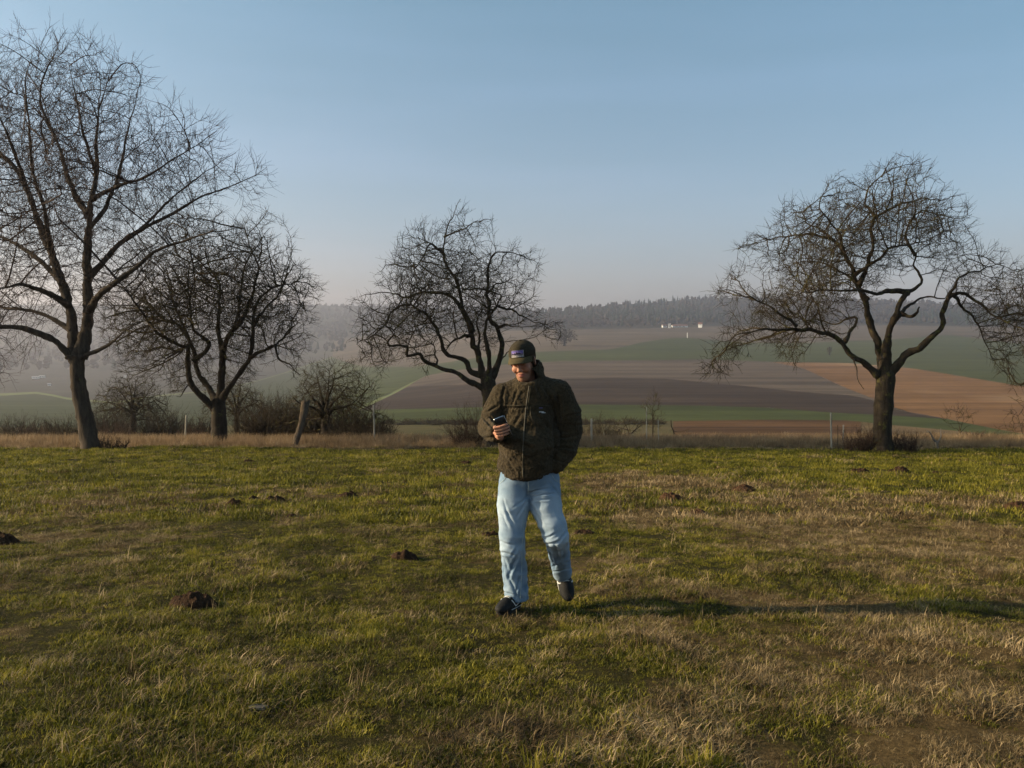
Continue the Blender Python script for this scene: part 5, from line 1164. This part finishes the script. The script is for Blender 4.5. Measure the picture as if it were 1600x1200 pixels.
# ---- jeans
S = SDF(np.arange(-.30, .32, .0055), np.arange(-.26, .46, .0055), np.arange(.02, .98, .0055))
KD = (0, 1, 0)
S.ell(Q(827, 742, .05), (.185, .135, .13), None, .0)
S.chain([(Q(806, 752, .04), .112), (Q(802, 790, .02), .102), (Q(800, 835, -.02), .080), (KNR, .077), (Q(804, 890, .01), .077), (Q(808, 942, .02), .079)], .02)
S.chain([(Q(848, 752, .06), .112), (Q(853, 790, .02), .100), (Q(864, 822, -.03), .084), (KNL, .078), (Q(874, 866, .11), .068), (Q(880, 903, .30), .060)], .02)
aR = Q(808, 937, .02); S.cut(aR, np.array((.02, -.02, -1.)), .13); S.cone(aR + (0, 0, -.05), aR + (0, .0, .04), .064, .060, .004, 'sub')
dL = Q(880, 903, .30) - Q(874, 866, .11); dL /= np.linalg.norm(dL); aL = Q(879, 897, .265); S.cut(aL, dL, .11); S.cone(aL - dL * .03, aL + dL * .06, .05, .052, .004, 'sub')
V, F = S.mesh(); V = smooth_mesh(V, F, 2, .5)
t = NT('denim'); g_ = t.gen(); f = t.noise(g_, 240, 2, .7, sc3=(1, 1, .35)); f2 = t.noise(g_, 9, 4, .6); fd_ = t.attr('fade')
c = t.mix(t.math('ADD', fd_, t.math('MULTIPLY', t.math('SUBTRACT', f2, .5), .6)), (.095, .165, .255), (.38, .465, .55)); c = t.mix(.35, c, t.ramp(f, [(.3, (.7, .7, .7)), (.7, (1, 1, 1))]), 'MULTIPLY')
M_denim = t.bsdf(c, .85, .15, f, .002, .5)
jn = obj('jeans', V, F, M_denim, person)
def ridge_n(q, s_, off): return 1 - 2 * np.abs(vnoise(q, s_, off))
def foldn(p, n):
    x, y, z = p.T; left = x > np.interp(z, [0, Q(0, 775)[2], 1], [.0, .02, .02]); kz = np.where(left, KNL[2], KNR[2])
    q = np.stack([x * .5 + .3 * z * np.where(left, -1, 1), y * .5, z], -1)
    near = np.exp(-((z - kz) / .10) ** 2); low_ = sstep(kz, .10, z); hip = np.exp(-((z - Q(0, 785)[2]) / .07) ** 2)
    r = ridge_n(q, .060, 3.) * .0050 * (.25 + near * .9 + low_ * .9 + hip * .6) + fbm(p, .09, 2, 4.) * .005 + .002 * vnoise(q, .022, 9.)
    # long diagonal folds down the lower legs
    r = r + (y < .0) * low_ * .0055 * (.4 + vnoise(p, .12, 6.)) * np.sin((z * 1.0 + x * 1.6 * np.where(left, -1, 1)) / .105 * 6.28 + 1.2) * sstep(.02, .10, z)
    r = r - .006 * np.exp(-((x - Q(823, 765)[0]) / .006) ** 2) * (y < 0) * (z > Q(0, 778)[2])     # fly
    for (pxa, ra, wx) in ((850, 765, .05), (852, 772, .045), (845, 780, .03)): r = r + .005 * np.exp(-((z - Q(0, ra)[2] + .15 * (x - Q(pxa, 0)[0]) ** 2 * 10) / .006) ** 2) * np.exp(-((x - Q(pxa, ra)[0]) / wx) ** 2) * (y < 0)
    return r
CR_J = [((783, 862), (801, 868), .010, 3.0), ((801, 868), (807, 858), .006, 2.5), ((784, 868), (796, 892), .009, 3.2), ((806, 872), (795, 902), .010, 3.5), ((797, 905), (806, 925), .008, 3.0), ((786, 882), (790, 905), .006, 2.5), ((812, 905), (806, 930), .007, 2.6),
        ((790, 925), (812, 932), .006, 2.2), ((783, 800), (792, 822), .008, 3.5), ((787, 785), (800, 815), .007, 3.2), ((822, 778), (806, 790), .006, 2.4), ((821, 784), (808, 806), .005, 2.6), ((784, 846), (800, 852), .006, 2.6),
        ((829, 768), (856, 763), .006, 1.8), ((830, 775), (860, 772), .007, 1.8), ((831, 782), (858, 780), .005, 1.8), ((830, 790), (846, 818), .006, 3.2), ((850, 842), (866, 834), .009, 2.6), ((853, 850), (872, 846), .009, 2.6), ((884, 832), (872, 846), .008, 2.6),
        ((858, 858), (866, 884), .010, 3.0), ((868, 852), (876, 880), .009, 3.0), ((884, 850), (878, 872), .008, 2.8), ((862, 886), (886, 878), .006, 2.2), ((866, 893), (888, 888), .006, 2.0), ((870, 800), (882, 826), .006, 3.0), ((860, 756), (874, 775), .006, 2.4)]
displace(jn.data, lambda p, n: foldn(p, n) * .8 + .78 * creases(p, CR_J) * sstep(.3, -.3, n[:, 1]))
co = np.array([v.co for v in jn.data.vertices]); x, y, z = co.T
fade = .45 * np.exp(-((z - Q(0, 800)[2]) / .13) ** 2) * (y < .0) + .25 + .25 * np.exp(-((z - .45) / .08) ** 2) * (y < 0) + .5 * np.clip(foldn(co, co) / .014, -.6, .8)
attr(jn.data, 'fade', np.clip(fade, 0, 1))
bj2 = BVHTree.FromPolygons([tuple(v.co) for v in jn.data.vertices], [tuple(p.vertices) for p in jn.data.polygons])
M_thr = flatmat('denim_seam', (.30, .38, .42))
strip_on('fly_seam', jn, bj2, line([(826, 752), (826, 762), (825, 772)], 8), .003, .001, M_thr)
strip_on('leg_seam', jn, bj2, line([(822, 790), (816, 850), (815, 900), (813, 936)], 16), .0028, .0005, M_thr)
strip_on('pocket_seam', jn, bj2, line([(862, 742), (867, 750), (874, 754)], 8), .0028, .001, M_thr)
strip_on('pocket_seam', jn, bj2, line([(792, 742), (788, 750), (781, 755)], 8), .0028, .001, M_thr)
# ---- shoes
t = NT('shoe_black'); f = t.noise(t.gen(), 120, 3); M_shoe = t.bsdf(t.ramp(f, [(.3, (.005, .0045, .0045)), (.7, (.013, .012, .011))]), .75, .25, f, .001)
t = NT('shoe_sole'); M_sole = t.bsdf((.025, .022, .020), .7, .2); M_lace = flatmat('lace_white', (.60, .60, .58))
def shoe(heel, toe, upv):
    heel = np.array(heel, float); toe = np.array(toe, float); f_ = toe - heel; L = np.linalg.norm(f_); f_ /= L; up_ = np.array(upv, float); up_ -= f_ * (up_ @ f_); up_ /= np.linalg.norm(up_); sd_ = np.cross(f_, up_)
    def K(a, b, c): return heel + f_ * a + sd_ * b + up_ * c
    lo = np.min([K(a, b, c) for a in (-.05, L + .05) for b in (-.08, .08) for c in (-.04, .16)], 0); hi = np.max([K(a, b, c) for a in (-.05, L + .05) for b in (-.08, .08) for c in (-.04, .16)], 0)
    S = SDF(*[np.arange(lo[i], hi[i], .0038) for i in range(3)]); MM = np.stack([f_, sd_, up_], 1)
    S.ell(K(L - .075, 0, .034), (.085, .050, .040), MM, .0); S.ell(K(L - .135, 0, .050), (.085, .046, .050), MM, .03); S.ell(K(.060, 0, .055), (.062, .040, .060), MM, .03); S.cone(K(.07, 0, .06), K(.055, 0, .12), .044, .040, .02)
    S.cone(K(.055, 0, .085), K(.045, 0, .16), .032, .032, .006, 'sub'); S.cut(K(.05, 0, .115), up_ - f_ * .2, .09); S.cut(K(L / 2, 0, .012), -up_, .25)
    V, F = S.mesh(); sh = obj('shoe', smooth_mesh(V, F, 1), F, M_shoe, person)
    a = np.linspace(0, 6.28318, 40, endpoint=False); ox = np.where(np.cos(a) > 0, np.cos(a) * (L / 2 - .01) , np.cos(a) * (L / 2 - .01)); wd = .050 * np.sign(np.sin(a)) * np.abs(np.sin(a)) ** .75 * (1 + .10 * np.cos(a)) ; P2 = []
    for h_, g_2 in ((0, .93), (.004, 1.0), (.024, 1.0), (.028, .95)): P2.append(np.array([K(L / 2 + ox[i] * g_2, wd[i] * g_2, h_) for i in range(40)]))
    V = np.concatenate(P2 + [K(L / 2, 0, 0)[None], K(L / 2, 0, .028)[None]]); j = np.arange(40); j2 = (j + 1) % 40; F = np.concatenate([np.stack([k * 40 + j, k * 40 + j2, (k + 1) * 40 + j2, (k + 1) * 40 + j], -1) for k in range(3)])
    obj('sole', V, [F, np.concatenate([np.stack([np.full(40, 160), j2, j], -1), np.stack([np.full(40, 161), 120 + j, 120 + j2], -1)])], M_sole, sh)
    bs = BVHTree.FromPolygons([tuple(v.co) for v in sh.data.vertices], [tuple(p.vertices) for p in sh.data.polygons])
    for sgn in (-1, 1):
        P2 = []
        for (a_, c_) in ((.055, .045), (.085, .052), (.115, .040), (.145, .042), (.165, .062), (.178, .080)):
            s0 = K(a_, sgn * .12, c_); h = bs.ray_cast(Vector(s0), Vector(-sgn * sd_)); 
            if h[0] is not None: P2.append(np.array(h[0]))
        if len(P2) > 2: v, f2_, fc = tube(catmull(np.array(P2), .006), np.full(len(catmull(np.array(P2), .006)), .0046), 6); obj('side_stripe', v, [f2_, fc], M_lace, sh)
        P2 = [K(L * k_, sgn * .0505 * w_2, .027) for k_, w_2 in ((.15, .80), (.3, .92), (.5, 1.0), (.7, .98), (.85, .80), (.95, .5))]
        v, f2_, fc = tube(catmull(np.array(P2), .01), np.full(len(catmull(np.array(P2), .01)), .0022), 5); obj('welt_stitch', v, [f2_, fc], M_lace, sh)
    for a_ in (.125, .142, .159, .176):
        P2 = []
        for b_ in np.linspace(-.022, .022, 7):
            h = bs.ray_cast(Vector(K(a_, b_, .2)), Vector(-up_)); 
            if h[0] is not None: P2.append(np.array(h[0]) + up_ * .001)
        if len(P2) > 2: v, f2_, fc = tube(P2, np.full(len(P2), .0026), 5); obj('lace', v, [f2_, fc], M_lace, sh)
    return sh
def gl(x_, y_): return float(meadow_z(x_ + PO[0], y_ + PO[1])) - PO[2]
tR = Q(789, 960, -.09); hR = ANR + np.array((.012, .055, 0)); hR[2] = gl(hR[0], hR[1]) + .018; tR[2] = gl(tR[0], tR[1]) + .012; d = tR - hR; d[2] = 0; tR[:2] = (hR + d / np.linalg.norm(d) * .285)[:2]; tR[2] = gl(tR[0], tR[1]) + .015
shoe(hR, tR, (0, 0, 1))
aa = Q(889, 932, .20); tL = np.array(aa); tL[2] = gl(tL[0], tL[1]) + .03; hL = Q(879, 898, .36); d = hL - tL; hL = tL + d / np.linalg.norm(d) * .285
shoe(hL, tL, (0.0, -.75, .65))
# ---- phone, held in the hand
t = NT('phone_body'); M_ph = t.bsdf((.012, .012, .014), .25, .5); t = NT('phone_edge'); M_pe = t.bsdf((.55, .56, .58), .22, .5, metal=1.0); t = NT('phone_glass'); M_pg = t.bsdf((.01, .01, .012), .05, .6); t = NT('lens_glass'); M_ln = t.bsdf((.03, .03, .045), .08, .8)
def rbox(c, ex, ey, ez, hx_, hy_, hz_, rad, n=5):
    out = []
    for (sx, sy, a0) in ((1, 1, 0), (-1, 1, 90), (-1, -1, 180), (1, -1, 270)):
        for k in range(n + 1): a = R(a0 + 90 * k / n); out.append((sx * (hx_ - rad) + rad * math.cos(a), sy * (hy_ - rad) + rad * math.sin(a)))
    m = len(out); b_ = min(.0015, hz_ * .4); V = []
    for (z_, g_2) in ((-hz_, b_), (-hz_ + b_, 0), (hz_ - b_, 0), (hz_, b_)): V += [c + ex * (x_ * (1 - g_2 / hx_)) + ey * (y_ * (1 - g_2 / hy_)) + ez * z_ for (x_, y_) in out]
    j = np.arange(m); j2 = (j + 1) % m; F = np.concatenate([np.stack([k * m + j, k * m + j2, (k + 1) * m + j2, (k + 1) * m + j], -1) for k in range(3)]); V += [c - ez * hz_, c + ez * hz_]
    return np.array(V), [F, np.concatenate([np.stack([np.full(m, 4 * m), j2, j], -1), np.stack([np.full(m, 4 * m + 1), 3 * m + j, 3 * m + j2], -1)])]
ph = thing('phone', 'dark smartphone with a bright metal edge held in the man\'s hand', 'phone', tuple(PO + PC))
V, F = rbox(np.zeros(3), side, up, nb, .0362, .074, .0040, .009); obj('frame', V, F, M_pe, ph)
V, F = rbox(nb * .0042, side, up, nb, .0350, .0728, .0007, .008); obj('back_cover', V, F, M_ph, ph); V, F = rbox(-nb * .0042, side, up, nb, .0350, .0728, .0007, .008); obj('screen', V, F, M_pg, ph)
print('DONE', round(time.time() - T0, 1))
